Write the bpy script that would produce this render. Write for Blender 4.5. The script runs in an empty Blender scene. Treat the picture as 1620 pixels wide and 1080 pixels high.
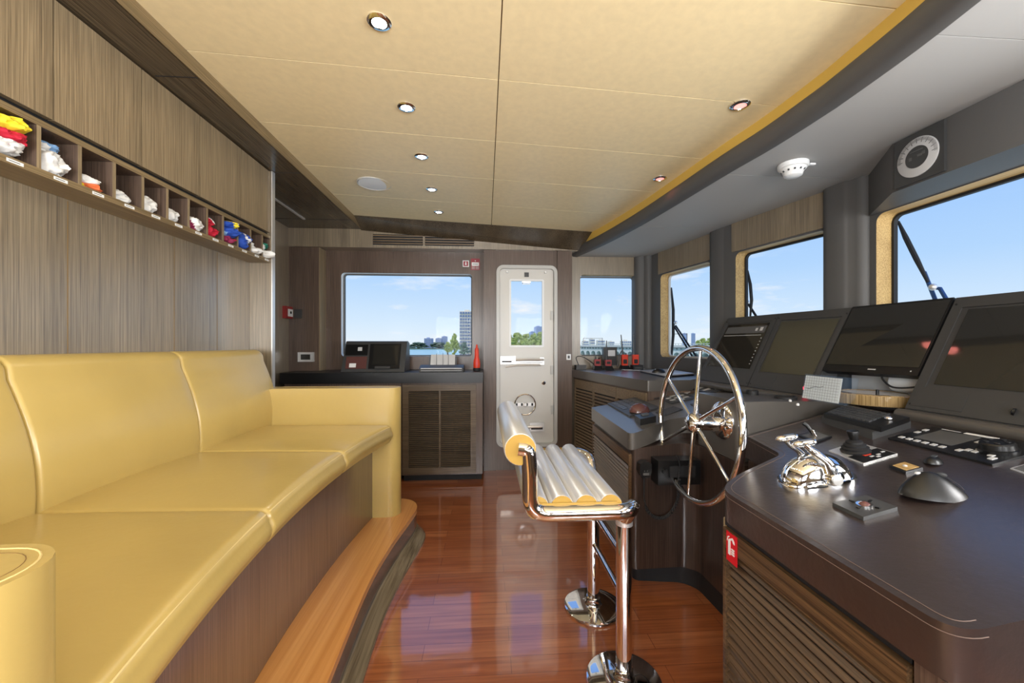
import bpy, bmesh, math, random
from mathutils import Vector, Matrix
random.seed(7)
S = bpy.context.scene
COL = S.collection
PI = math.pi
# ------------------------------------------------------------------ camera
F, CX, CY, ZC = 630.0, 810.0, 545.0, 1.25
YAW = math.atan(42 / 630)
cd = bpy.data.cameras.new('camera'); cam = bpy.data.objects.new('camera', cd); COL.objects.link(cam)
cam.location = (0, 0, ZC); cam.rotation_euler = (PI / 2, 0, -YAW)
cd.sensor_width = 36; cd.lens = 36 * F / 1620; cd.shift_y = 5 / 1620; cd.clip_start = .02; cd.clip_end = 5000
S.camera = cam
# ------------------------------------------------------------------ view + sky
S.view_settings.view_transform = 'Standard'; S.view_settings.look = 'None'
S.view_settings.exposure = 0.0; S.view_settings.gamma = 1.0
S.view_settings.use_curve_mapping = False
w = bpy.data.worlds.new('sky'); S.world = w; w.use_nodes = True
nt = w.node_tree; nt.nodes.clear()
def N(nt, t, **k):
    n = nt.nodes.new(t)
    for a, b in k.items():
        if a.startswith('i_'): n.inputs[a[2:].replace('_', ' ')].default_value = b
        else: setattr(n, a, b)
    return n
L = nt.links.new
tc = N(nt, 'ShaderNodeTexCoord'); sx = N(nt, 'ShaderNodeSeparateXYZ'); L(tc.outputs['Generated'], sx.inputs[0])
rp = N(nt, 'ShaderNodeValToRGB'); L(sx.outputs['Z'], rp.inputs[0])
e = rp.color_ramp.elements
e[0].position = 0.0; e[0].color = (.80, .90, .98, 1)
e[1].position = .55; e[1].color = (.22, .42, .88, 1)
for p, c in ((.05, (.68, .84, 1.0, 1)), (.16, (.46, .69, 1.0, 1)), (.3, (.34, .58, 1.0, 1))):
    q = e.new(p); q.color = c
# low band of small cumulus
mp = N(nt, 'ShaderNodeMapping'); mp.inputs['Scale'].default_value = (3.2, 3.2, 13); mp.inputs['Location'].default_value = (.9, .35, .2)
L(tc.outputs['Generated'], mp.inputs[0])
no = N(nt, 'ShaderNodeTexNoise'); no.inputs['Scale'].default_value = 1.5; no.inputs['Detail'].default_value = 8; no.inputs['Roughness'].default_value = .6
L(mp.outputs[0], no.inputs['Vector'])
cr = N(nt, 'ShaderNodeValToRGB'); cr.color_ramp.elements[0].position = .555; cr.color_ramp.elements[1].position = .72; L(no.outputs[0], cr.inputs[0])
band = N(nt, 'ShaderNodeValToRGB'); L(sx.outputs['Z'], band.inputs[0])
b = band.color_ramp.elements; b[0].position = .0; b[0].color = (.5, .5, .5, 1); b[1].position = .24; b[1].color = (0, 0, 0, 1)
q = b.new(.05); q.color = (1, 1, 1, 1); q = b.new(.15); q.color = (.8, .8, .8, 1)
mu = N(nt, 'ShaderNodeMath', operation='MULTIPLY'); L(cr.outputs[0], mu.inputs[0]); L(band.outputs[0], mu.inputs[1])
mx = N(nt, 'ShaderNodeMixRGB'); mx.inputs[2].default_value = (.93, .95, .98, 1); L(mu.outputs[0], mx.inputs[0]); L(rp.outputs[0], mx.inputs[1])
bg = N(nt, 'ShaderNodeBackground'); bg.inputs['Strength'].default_value = 1.0; L(mx.outputs[0], bg.inputs['Color'])
wo = N(nt, 'ShaderNodeOutputWorld'); L(bg.outputs[0], wo.inputs['Surface'])
sd = bpy.data.lights.new('sun', 'SUN'); sd.energy = 2.2; sd.angle = math.radians(1.5); sd.color = (1, .95, .86)
so = bpy.data.objects.new('sun', sd); COL.objects.link(so); so.rotation_euler = (math.radians(38), math.radians(-22), 0)
def area(name, loc, rot, sx_, sy_, en, col=(1, 1, 1)):
    d = bpy.data.lights.new(name, 'AREA'); d.shape = 'RECTANGLE'; d.size = sx_; d.size_y = sy_; d.energy = en; d.color = col
    o = bpy.data.objects.new(name, d); COL.objects.link(o); o.location = loc; o.rotation_euler = rot; return o
# added fill lamps outside unseen near-wall and windshield windows, tilted up for the ceiling
UP = math.radians(22)
area('fill_near_window', (-.55, -1.5, 1.42), (PI / 2 + UP, 0, 0), 1.4, 1.1, 105, (.98, .99, 1))
area('fill_near_side_window', (1.1, -1.5, 1.46), (PI / 2 + UP, 0, 0), .9, .95, 64, (.98, .99, 1))
area('fill_windshield', (2.28, .35, 1.46), (PI / 2 + UP, 0, PI / 2 - .15), .8, .9, 62, (1, .98, .95))
area('fill_windshield_corner', (2.15, -.65, 1.46), (PI / 2 + UP, 0, PI / 2 - .15), .8, .9, 62, (1, .98, .95))
# ------------------------------------------------------------------ pixel -> place helpers (real depths)
def ray(px, py):
    a = (px - CX) / F
    return (a * math.cos(YAW) + math.sin(YAW), math.cos(YAW) - a * math.sin(YAW), (CY - py) / F)
def AX(px, py, x): r = ray(px, py); t = x / r[0]; return (r[0] * t, r[1] * t, ZC + r[2] * t)
def AY(px, py, y): r = ray(px, py); t = y / r[1]; return (r[0] * t, r[1] * t, ZC + r[2] * t)
def AZ(px, py, z): r = ray(px, py); t = (z - ZC) / r[2]; return (r[0] * t, r[1] * t, ZC + r[2] * t)
def deskz(x): return .80 + .16 * (x - .74)
def AD(px, py):
    r = ray(px, py); t = (.80 - .16 * .74 - ZC) / (r[2] - .16 * r[0]); return (r[0] * t, r[1] * t, ZC + r[2] * t)
# ------------------------------------------------------------------ materials
def mat(name, col, rough=.5, metal=0, spec=.5, coat=0, emis=None, es=0, bump=0, bscale=60, var=0, vscale=8, sheen=0, cior=1.5, crough=.08):
    m = bpy.data.materials.new(name); m.use_nodes = True; t = m.node_tree; p = t.nodes['Principled BSDF']
    p.inputs['Base Color'].default_value = (*col, 1); p.inputs['Roughness'].default_value = rough
    if coat: p.inputs['Coat IOR'].default_value = cior
    p.inputs['Metallic'].default_value = metal; p.inputs['Specular IOR Level'].default_value = spec
    p.inputs['Coat Weight'].default_value = coat; p.inputs['Coat Roughness'].default_value = crough
    p.inputs['Sheen Weight'].default_value = sheen
    if emis: p.inputs['Emission Color'].default_value = (*emis, 1); p.inputs['Emission Strength'].default_value = es
    if bump or var:
        c = N(t, 'ShaderNodeTexCoord')
    if bump:
        n = N(t, 'ShaderNodeTexNoise'); n.inputs['Scale'].default_value = bscale; n.inputs['Detail'].default_value = 3
        t.links.new(c.outputs['Object'], n.inputs['Vector'])
        bb = N(t, 'ShaderNodeBump'); bb.inputs['Strength'].default_value = bump; bb.inputs['Distance'].default_value = .004
        t.links.new(n.outputs[0], bb.inputs['Height']); t.links.new(bb.outputs[0], p.inputs['Normal'])
    if var:
        n = N(t, 'ShaderNodeTexNoise'); n.inputs['Scale'].default_value = vscale; n.inputs['Detail'].default_value = 4
        t.links.new(c.outputs['Object'], n.inputs['Vector'])
        r = N(t, 'ShaderNodeValToRGB'); r.color_ramp.elements[0].position = .3; r.color_ramp.elements[1].position = .7
        r.color_ramp.elements[0].color = tuple(max(0, v * (1 - var)) for v in col) + (1,)
        r.color_ramp.elements[1].color = tuple(min(1, v * (1 + var)) for v in col) + (1,)
        t.links.new(n.outputs[0], r.inputs[0]); t.links.new(r.outputs[0], p.inputs['Base Color'])
    return m
def srgb(r, g, b):
    f = lambda v: (v / 255 / 12.92) if v / 255 <= .04045 else ((v / 255 + .055) / 1.055) ** 2.4
    return (f(r), f(g), f(b))
def wood(name, dark, light, axis='Z', rough=.35, spec=.4, fine=260, coat=0, crough=.1, cior=1.75):
    m = bpy.data.materials.new(name); m.use_nodes = True; t = m.node_tree; p = t.nodes['Principled BSDF']
    c = N(t, 'ShaderNodeTexCoord'); mp = N(t, 'ShaderNodeMapping'); s = [fine, fine, fine]
    s['XYZ'.index(axis)] = fine / 90; mp.inputs['Scale'].default_value = s
    t.links.new(c.outputs['Object'], mp.inputs[0])
    n = N(t, 'ShaderNodeTexNoise'); n.inputs['Scale'].default_value = 1; n.inputs['Detail'].default_value = 3; n.inputs['Roughness'].default_value = .65
    t.links.new(mp.outputs[0], n.inputs['Vector'])
    mp2 = N(t, 'ShaderNodeMapping'); s2 = [9, 9, 9]; s2['XYZ'.index(axis)] = .5; mp2.inputs['Scale'].default_value = s2
    t.links.new(c.outputs['Object'], mp2.inputs[0])
    n2 = N(t, 'ShaderNodeTexNoise'); n2.inputs['Scale'].default_value = 1; n2.inputs['Detail'].default_value = 2
    t.links.new(mp2.outputs[0], n2.inputs['Vector'])
    a = N(t, 'ShaderNodeMath', operation='MULTIPLY_ADD'); a.inputs[1].default_value = .30; t.links.new(n2.outputs[0], a.inputs[0]); t.links.new(n.outputs[0], a.inputs[2])
    r = N(t, 'ShaderNodeValToRGB'); r.color_ramp.elements[0].position = .46; r.color_ramp.elements[1].position = .90
    r.color_ramp.elements[0].color = (*dark, 1); r.color_ramp.elements[1].color = (*light, 1)
    t.links.new(a.outputs[0], r.inputs[0]); t.links.new(r.outputs[0], p.inputs['Base Color'])
    p.inputs['Roughness'].default_value = rough; p.inputs['Specular IOR Level'].default_value = spec; p.inputs['Coat Weight'].default_value = coat
    p.inputs['Coat Roughness'].default_value = crough
    if coat >= 1: p.inputs['Coat IOR'].default_value = cior
    bb = N(t, 'ShaderNodeBump'); bb.inputs['Strength'].default_value = .15; bb.inputs['Distance'].default_value = .001
    t.links.new(n.outputs[0], bb.inputs['Height']); t.links.new(bb.outputs[0], p.inputs['Normal'])
    return m
def floor_mat():
    m = bpy.data.materials.new('cherry_floor'); m.use_nodes = True; t = m.node_tree; p = t.nodes['Principled BSDF']
    c = N(t, 'ShaderNodeTexCoord')
    br = N(t, 'ShaderNodeTexBrick'); br.offset = .37; br.inputs['Scale'].default_value = 1
    br.inputs['Brick Width'].default_value = .95; br.inputs['Row Height'].default_value = .085; br.inputs['Mortar Size'].default_value = .0012
    br.inputs['Color1'].default_value = (*srgb(166, 94, 52), 1); br.inputs['Color2'].default_value = (*srgb(192, 120, 74), 1); br.inputs['Mortar'].default_value = (*srgb(118, 56, 28), 1)
    br.inputs['Bias'].default_value = -.25
    t.links.new(c.outputs['Object'], br.inputs['Vector'])
    mp = N(t, 'ShaderNodeMapping'); mp.inputs['Scale'].default_value = (3, 60, 1); t.links.new(c.outputs['Object'], mp.inputs[0])
    n = N(t, 'ShaderNodeTexNoise'); n.inputs['Scale'].default_value = 1; n.inputs['Detail'].default_value = 4; t.links.new(mp.outputs[0], n.inputs['Vector'])
    r = N(t, 'ShaderNodeValToRGB'); r.color_ramp.elements[0].position = .3; r.color_ramp.elements[0].color = (.62, .55, .5, 1); r.color_ramp.elements[1].position = .7
    t.links.new(n.outputs[0], r.inputs[0])
    mx = N(t, 'ShaderNodeMixRGB', blend_type='MULTIPLY'); mx.inputs[0].default_value = 1
    t.links.new(br.outputs['Color'], mx.inputs[1]); t.links.new(r.outputs[0], mx.inputs[2]); t.links.new(mx.outputs[0], p.inputs['Base Color'])
    p.inputs['Roughness'].default_value = .3; p.inputs['Coat Weight'].default_value = 1; p.inputs['Coat Roughness'].default_value = .06; p.inputs['Coat IOR'].default_value = 2.1
    n3 = N(t, 'ShaderNodeTexNoise'); n3.inputs['Scale'].default_value = 9; t.links.new(c.outputs['Object'], n3.inputs['Vector'])
    bb = N(t, 'ShaderNodeBump'); bb.inputs['Strength'].default_value = .12; bb.inputs['Distance'].default_value = .004
    t.links.new(n3.outputs[0], bb.inputs['Height']); t.links.new(bb.outputs[0], p.inputs['Coat Normal'])
    return m
def glass_mat(name='window_glass', tint=(1, 1, 1), gl=.002):
    m = bpy.data.materials.new(name); m.use_nodes = True; t = m.node_tree; t.nodes.clear()
    tr = N(t, 'ShaderNodeBsdfTransparent'); tr.inputs[0].default_value = (*tint, 1)
    g = N(t, 'ShaderNodeBsdfGlossy'); g.inputs['Roughness'].default_value = .02
    mi = N(t, 'ShaderNodeMixShader'); mi.inputs[0].default_value = gl
    o = N(t, 'ShaderNodeOutputMaterial')
    t.links.new(tr.outputs[0], mi.inputs[1]); t.links.new(g.outputs[0], mi.inputs[2]); t.links.new(mi.outputs[0], o.inputs[0]); return m
M = {}
M['wood'] = wood('grey_brown_oak', srgb(104, 90, 70), srgb(168, 148, 116))
M['wood_wall'] = wood('smoked_oak_wall', srgb(98, 86, 70), srgb(160, 144, 118), rough=.3, coat=1, crough=.3)
M['wood_shaded'] = wood('shaded_wenge', srgb(40, 31, 27), srgb(78, 62, 54), rough=.3, coat=.5, crough=.2)  # shade under the desks put into a darker wenge colour
M['wood_louv'] = wood('louvre_wenge', srgb(74, 62, 48), srgb(122, 104, 82), axis='X')
M['wood_gy'] = wood('grey_oak_grain_y', srgb(84, 70, 54), srgb(140, 120, 94), axis='Y')
M['wood_dark'] = wood('wenge_vertical', srgb(70, 56, 48), srgb(116, 97, 84), rough=.32, coat=.2, crough=.2)
M['wood_x'] = wood('oak_grain_x', srgb(70, 55, 40), srgb(160, 132, 96), axis='X')
M['wood_y'] = wood('oak_grain_y', srgb(90, 76, 54), srgb(158, 136, 100), axis='Y')
M['wood_soffit'] = wood('soffit_oak', srgb(50, 42, 32), srgb(112, 98, 78), axis='Y', rough=.2)
M['wood_yd'] = wood('dark_oak_grain_y', srgb(52, 38, 26), srgb(118, 90, 60), axis='Y', fine=160)
M['step'] = wood('honey_step', srgb(190, 128, 66), srgb(214, 156, 92), axis='Y', rough=.28, coat=.5, fine=60)
M['plinth'] = wood('plinth_wood', srgb(78, 68, 52), srgb(160, 144, 116), axis='Y', rough=.22, coat=.4, fine=50)
M['riser'] = wood('riser_dark', srgb(48, 38, 30), srgb(92, 78, 64), axis='Y', rough=.15, coat=.5)
M['wood_sheen'] = wood('glossy_left_wall_oak', srgb(98, 86, 70), srgb(160, 144, 118), rough=.3, coat=1, crough=.26, cior=2.3)
M['wood_base'] = wood('sofa_base_wenge', srgb(70, 56, 48), srgb(116, 97, 84), rough=.3, coat=1, crough=.2, cior=1.9)
M['sign2'] = mat('muted_red_sign', srgb(150, 44, 58), .5)
M['floor'] = floor_mat()
M['ceil'] = mat('beige_vinyl', srgb(240, 222, 178), .42, bump=.05, bscale=90, var=.04, vscale=30)
M['gold'] = mat('gold_trim', srgb(214, 178, 84), .4)
M['tan'] = wood('tan_reveal', srgb(150, 118, 70), srgb(222, 190, 128), axis='Y', rough=.5, fine=160)
M['yel'] = mat('mustard_leather', srgb(186, 160, 93), .30, spec=.5, coat=.35, crough=.22, bump=.12, bscale=45, var=.06, vscale=3)
M['yel2'] = mat('mustard_piping', srgb(214, 190, 130), .4)
M['cap'] = mat('roller_cap_gold', srgb(176, 140, 66), .3)
M['seam'] = mat('seam_brown', srgb(120, 92, 48), .7)  # brown of stitching, wall joints and the board behind the ceiling panels
M['grey'] = mat('charcoal_vinyl', srgb(90, 89, 88), .5, spec=.3, bump=.06, bscale=150)
M['soff'] = mat('grey_suede', srgb(172, 172, 171), .55, spec=.3, bump=.05, bscale=120)
M['ltop'] = mat('charcoal_leather', srgb(80, 76, 71), .38, spec=.5, bump=.12, bscale=200, coat=.7, cior=1.6, crough=.28)
M['btop'] = mat('brown_leather', srgb(48, 38, 36), .32, spec=.5, coat=.9, cior=1.8, crough=.24, bump=.22, bscale=60, var=.18, vscale=5)
M['chrome'] = mat('chrome', (.86, .86, .87), .05, 1)
M['steel'] = mat('brushed_silver', (.86, .85, .83), .36, .75, bump=.08, bscale=40)
M['black'] = mat('black_plastic', srgb(19, 19, 20), .34)
M['blackm'] = mat('matte_black', srgb(24, 24, 26), .65)
M['bezel'] = mat('bezel_charcoal', srgb(62, 62, 62), .42)
M['screen'] = mat('dark_screen', srgb(40, 39, 36), .05, spec=.6)
M['screen_reflect'] = mat('olive_reflection_screen', srgb(72, 70, 58), .14, spec=.6)  # olive ceiling reflection put into the screen colour
M['dscreen'] = mat('panel_screen', srgb(88, 88, 88), .3)
M['white'] = mat('white_plastic', srgb(238, 240, 240), .35)
M['key'] = mat('light_key', srgb(196, 196, 196), .5)
M['keyk'] = mat('dark_key', srgb(66, 68, 70), .45)
M['door'] = mat('door_paint', srgb(214, 212, 206), .3)
M['doorf'] = mat('door_frame_paint', srgb(192, 192, 188), .28)
M['red'] = mat('red_plastic', srgb(206, 30, 32), .4)
M['redsign'] = mat('red_sign', srgb(205, 14, 30), .45)
M['dred'] = mat('dim_red', srgb(150, 40, 40), .4)
M['orange'] = mat('orange_red', srgb(216, 62, 34), .35)
M['bulb'] = mat('lamp_white', (1, 1, 1), .4, emis=(1, .97, .9), es=14)
M['bulbr'] = mat('lamp_red', (1, .5, .45), .4, emis=(1, .30, .27), es=1.5)
M['led'] = mat('led_red', (1, .05, .1), .4, emis=(1, .04, .1), es=3)
M['glass'] = glass_mat()
M['acryl'] = glass_mat('clear_acrylic', (.95, .96, .96), .04)
M['mdome'] = mat('brown_gloss', srgb(96, 62, 58), .2)
def fabric(n, c): M[n] = mat('flag_' + n, srgb(*c), .8, bump=.2, bscale=60)
for n, c in (('f_white', (228, 228, 226)), ('f_yellow', (236, 214, 50)), ('f_red', (190, 24, 52)), ('f_blue', (34, 74, 168)), ('f_lblue', (120, 160, 205)), ('f_maroon', (130, 30, 70)), ('f_green', (30, 110, 90)), ('f_orange', (220, 110, 60))): fabric(n, c)
# ------------------------------------------------------------------ mesh helpers (world coordinates)
def link(name, bm, m, parent=None, label=None, smooth=35, bev=0, bseg=2, cat=None, group=None, kind=None):
    if bev:
        es = [e for e in bm.edges if len(e.link_faces) == 2 and e.calc_face_angle(0) > math.radians(28)]
        bmesh.ops.bevel(bm, geom=es, offset=bev, segments=bseg, affect='EDGES', profile=.5, clamp_overlap=True)
    bmesh.ops.recalc_face_normals(bm, faces=bm.faces)
    if parent is None:
        xs = [v.co for v in bm.verts]
        o0 = Vector(((min(v.x for v in xs) + max(v.x for v in xs)) / 2, (min(v.y for v in xs) + max(v.y for v in xs)) / 2, min(v.z for v in xs)))
    else:
        o0 = Vector(parent['_w'])
    bmesh.ops.translate(bm, verts=bm.verts, vec=-o0)
    me = bpy.data.meshes.new(name); bm.to_mesh(me); bm.free()
    ms = m if isinstance(m, (list, tuple)) else [m]
    for x in ms: me.materials.append(M[x] if isinstance(x, str) else x)
    if smooth:
        me.polygons.foreach_set('use_smooth', [True] * len(me.polygons)); me.set_sharp_from_angle(angle=math.radians(smooth))
    o = bpy.data.objects.new(name, me); COL.objects.link(o)
    if parent is None: o.location = o0; o['_w'] = tuple(o0)
    else: o.parent = parent; o['_w'] = tuple(o0)
    tag(o, label, cat, group, kind); return o
def tag(o, label=None, cat=None, group=None, kind=None):
    if label: o['label'] = label
    if cat: o['category'] = cat
    if group: o['group'] = group
    if kind: o['kind'] = kind
    return o
def thing(name, loc, label=None, cat=None, group=None, kind=None):
    o = bpy.data.objects.new(name, None); COL.objects.link(o); o.location = loc; o.empty_display_size = .05; o['_w'] = tuple(loc)
    return tag(o, label, cat, group, kind)
def copy_tree(o, parent=None, dloc=(0, 0, 0), label=None):
    c = o.copy(); COL.objects.link(c); c.parent = parent
    if parent is None:
        c.location = Vector(o.location) + Vector(dloc)
        if label: c['label'] = label
    for ch in [x for x in COL.objects if x.parent == o]: copy_tree(ch, c)
    return c
def new(): return bmesh.new()
def box(bm, x0, x1, y0, y1, z0, z1, mi=0):
    vs = [bm.verts.new(p) for p in ((x0, y0, z0), (x1, y0, z0), (x1, y1, z0), (x0, y1, z0), (x0, y0, z1), (x1, y0, z1), (x1, y1, z1), (x0, y1, z1))]
    for f in ((0, 3, 2, 1), (4, 5, 6, 7), (0, 1, 5, 4), (1, 2, 6, 5), (2, 3, 7, 6), (3, 0, 4, 7)):
        fc = bm.faces.new([vs[i] for i in f]); fc.material_index = mi
    return vs
def hexa(bm, pts, mi=0):
    vs = [bm.verts.new(p) for p in pts]
    for f in ((0, 3, 2, 1), (4, 5, 6, 7), (0, 1, 5, 4), (1, 2, 6, 5), (2, 3, 7, 6), (3, 0, 4, 7)):
        fc = bm.faces.new([vs[i] for i in f]); fc.material_index = mi
    return vs
def obox(bm, c, sx, sy, sz, rot=(0, 0, 0), mi=0):
    vs = box(bm, -sx / 2, sx / 2, -sy / 2, sy / 2, -sz / 2, sz / 2, mi)
    from mathutils import Euler
    R = Euler(rot).to_matrix()
    for v in vs: v.co = R @ v.co + Vector(c)
    return vs
def prism(bm, poly, z0, z1, mi=0):
    """poly: plan points; z0/z1 numbers or functions of (x,y)."""
    f0 = z0 if callable(z0) else (lambda x, y: z0); f1 = z1 if callable(z1) else (lambda x, y: z1)
    a = [bm.verts.new((x, y, f0(x, y))) for x, y in poly]; b_ = [bm.verts.new((x, y, f1(x, y))) for x, y in poly]
    n = len(poly); fs = [bm.faces.new(a[::-1]), bm.faces.new(b_)]
    for i in range(n): fs.append(bm.faces.new((a[i], a[(i + 1) % n], b_[(i + 1) % n], b_[i])))
    for f in fs: f.material_index = mi
    return a, b_
def prism_axis(bm, poly, a0, a1, axis, mi=0):
    """poly in the two other axes; axis 'X': (y,z), 'Y': (x,z)."""
    def P(p, a): return (a, p[0], p[1]) if axis == 'X' else (p[0], a, p[1])
    A = [bm.verts.new(P(p, a0)) for p in poly]; B = [bm.verts.new(P(p, a1)) for p in poly]; n = len(poly)
    fs = [bm.faces.new(A[::-1]), bm.faces.new(B)]
    for i in range(n): fs.append(bm.faces.new((A[i], A[(i + 1) % n], B[(i + 1) % n], B[i])))
    for f in fs: f.material_index = mi
def rrect(x0, x1, z0, z1, r, n=5):
    pts = []
    for cx, cz, a in ((x1 - r, z0 + r, -90), (x1 - r, z1 - r, 0), (x0 + r, z1 - r, 90), (x0 + r, z0 + r, 180)):
        for i in range(n + 1):
            t = math.radians(a + 90 * i / n); pts.append((cx + r * math.cos(t), cz + r * math.sin(t)))
    return pts
def loft(bm, rings, cap=True, closed=True, mi=0):
    R = [[bm.verts.new(p) for p in r] for r in rings]; n = len(R[0])
    for a, b_ in zip(R, R[1:]):
        for i in range(n if closed else n - 1):
            f = bm.faces.new((a[i], a[(i + 1) % n], b_[(i + 1) % n], b_[i])); f.material_index = mi
    if cap:
        f = bm.faces.new(R[0][::-1]); f.material_index = mi
        f = bm.faces.new(R[-1]); f.material_index = mi
    return R
def tube(bm, pts, r, n=10, mi=0, closed=False):
    pts = [Vector(p) for p in pts]; N_ = len(pts)
    up = None; rings = []
    for i, p in enumerate(pts):
        if closed: t = pts[(i + 1) % N_] - pts[i - 1]
        else: t = pts[min(i + 1, N_ - 1)] - pts[max(i - 1, 0)]
        t.normalize()
        if up is None:
            up = Vector((0, 0, 1)) if abs(t.z) < .9 else Vector((1, 0, 0))
        u = (up - t * up.dot(t))
        if u.length < 1e-5: u = t.orthogonal()
        u.normalize(); up = u; v = t.cross(u)
        rr = r[i] if isinstance(r, (list, tuple)) else r
        rings.append([p + u * (rr * math.cos(2 * PI * k / n)) + v * (rr * math.sin(2 * PI * k / n)) for k in range(n)])
    if closed:
        R = [[bm.verts.new(q) for q in g] for g in rings]
        for i in range(N_):
            a, b_ = R[i], R[(i + 1) % N_]
            for k in range(n): f = bm.faces.new((a[k], a[(k + 1) % n], b_[(k + 1) % n], b_[k])); f.material_index = mi
    else: loft(bm, rings, True, True, mi)
def smooth_path(pts, sub=8):
    pts = [Vector(p) for p in pts]; out = []
    for i in range(len(pts) - 1):
        p0 = pts[max(i - 1, 0)]; p1 = pts[i]; p2 = pts[i + 1]; p3 = pts[min(i + 2, len(pts) - 1)]
        for k in range(sub):
            t = k / sub
            out.append(.5 * ((2 * p1) + (-p0 + p2) * t + (2 * p0 - 5 * p1 + 4 * p2 - p3) * t * t + (-p0 + 3 * p1 - 3 * p2 + p3) * t ** 3))
    out.append(pts[-1]); return out
def fillet(pts, r, n=6):
    pts = [Vector(p) for p in pts]; out = [pts[0]]
    for i in range(1, len(pts) - 1):
        p = pts[i]; a = (pts[i - 1] - p); b_ = (pts[i + 1] - p)
        rr = min(r, a.length * .48, b_.length * .48); a.normalize(); b_.normalize()
        s, e_ = p + a * rr, p + b_ * rr
        for k in range(n + 1):
            t = k / n; out.append(s * (1 - t) ** 2 + p * 2 * t * (1 - t) + e_ * t * t)
    out.append(pts[-1]); return out
def lathe(bm, prof, c, axis=(0, 0, 1), n=32, mi=0):
    """prof: (radius, height along axis)."""
    ax = Vector(axis).normalized(); u = ax.orthogonal().normalized(); v = ax.cross(u); c = Vector(c)
    rings = [[c + ax * h + u * (max(r, 1e-4) * math.cos(2 * PI * k / n)) + v * (max(r, 1e-4) * math.sin(2 * PI * k / n)) for k in range(n)] for r, h in prof]
    loft(bm, rings, True, True, mi)
def blob(bm, c, rx, ry, rz, nu=16, nv=10, f=None, mi=0, rot=0):
    c = Vector(c); ca, sa = math.cos(rot), math.sin(rot); rings = []
    for j in range(1, nv):
        t = -PI / 2 + PI * j / nv; ring = []
        for i in range(nu):
            a = 2 * PI * i / nu; p = Vector((rx * math.cos(t) * math.cos(a), ry * math.cos(t) * math.sin(a), rz * math.sin(t)))
            if f: p = f(p)
            ring.append(c + Vector((p.x * ca - p.y * sa, p.x * sa + p.y * ca, p.z)))
        rings.append(ring)
    R = loft(bm, rings, False, True, mi)
    for ring, z in ((R[0], -rz), (R[-1], rz)):
        p = Vector((0, 0, z))
        if f: p = f(p)
        q_ = bm.verts.new(c + Vector((p.x * ca - p.y * sa, p.x * sa + p.y * ca, p.z)))
        for i in range(nu):
            fc = bm.faces.new((ring[i], ring[(i + 1) % nu], q_)); fc.material_index = mi
def holed(bm, P0, U, V, W, outer, hole, r, th, n=5, mi=0, mr=None):
    """wall board in the U,V plane at P0, thickness th along W, with a rounded hole. outer/hole: u0,u1,v0,v1"""
    P0, U, V, W = map(Vector, (P0, U, V, W))
    u0, u1, v0, v1 = outer; a0, a1, b0, b1 = hole
    cs = [(u1, v0), (u1, v1), (u0, v1), (u0, v0)]
    hp = rrect(a0, a1, b0, b1, r, n); lay = []
    for d in (0, th):
        co = [bm.verts.new(P0 + U * a + V * b_ + W * d) for a, b_ in cs]
        ho = [bm.verts.new(P0 + U * a + V * b_ + W * d) for a, b_ in hp]
        k = n + 1
        for c in range(4):
            for i in range(n): f = bm.faces.new((co[c], ho[c * k + i], ho[c * k + i + 1])); f.material_index = mi
            f = bm.faces.new((co[c], ho[c * k + n], ho[((c + 1) * k) % (4 * k)], co[(c + 1) % 4])); f.material_index = mi
        lay.append((co, ho))
    (c0, h0), (c1, h1) = lay
    for i in range(4): f = bm.faces.new((c0[i], c0[(i + 1) % 4], c1[(i + 1) % 4], c1[i])); f.material_index = mi
    m = len(hp)
    for i in range(m):
        f = bm.faces.new((h0[i], h0[(i + 1) % m], h1[(i + 1) % m], h1[i])); f.material_index = mi if mr is None else mr
def ringframe(bm, P0, U, V, W, a, r, wd, d0, d1, n=6, mi=0):
    """rounded rectangular ring following opening a, width wd inward, between depths d0,d1"""
    P0, U, V, W = map(Vector, (P0, U, V, W))
    o_ = rrect(a[0], a[1], a[2], a[3], r, n); i_ = rrect(a[0] + wd, a[1] - wd, a[2] + wd, a[3] - wd, max(r - wd, .004), n)
    m = len(o_); g = [[bm.verts.new(P0 + U * p[0] + V * p[1] + W * d) for p in q_] for q_, d in ((o_, d0), (i_, d0), (i_, d1), (o_, d1))]
    for k in range(4):
        A, B = g[k], g[(k + 1) % 4]
        for i in range(m): f = bm.faces.new((A[i], A[(i + 1) % m], B[(i + 1) % m], B[i])); f.material_index = mi
def pane(bm, P0, U, V, W, a, r, d, th=.006):
    P0, U, V, W = map(Vector, (P0, U, V, W)); pts = rrect(*a, r, 5)
    A = [bm.verts.new(P0 + U * p[0] + V * p[1] + W * d) for p in pts]; B = [bm.verts.new(P0 + U * p[0] + V * p[1] + W * (d + th)) for p in pts]
    n = len(pts); bm.faces.new(A); bm.faces.new(B[::-1])
    for i in range(n): bm.faces.new((A[i], A[(i + 1) % n], B[(i + 1) % n], B[i]))
def quadp(q, u, v, d=0):
    """bilinear point on quad q=(b0,b1,t1,t0) lifted by d along its normal (towards -X side)"""
    b0, b1, t1, t0 = map(Vector, q)
    p = b0 * (1 - u) * (1 - v) + b1 * u * (1 - v) + t1 * u * v + t0 * (1 - u) * v
    n = (b1 - b0).cross(t0 - b0).normalized()
    if n.x > 0: n = -n
    return p + n * d
def qbox(bm, q, u0, u1, v0, v1, d0, d1, mi=0):
    hexa(bm, [quadp(q, u0, v0, d0), quadp(q, u1, v0, d0), quadp(q, u1, v1, d0), quadp(q, u0, v1, d0), quadp(q, u0, v0, d1), quadp(q, u1, v0, d1), quadp(q, u1, v1, d1), quadp(q, u0, v1, d1)], mi)
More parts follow.
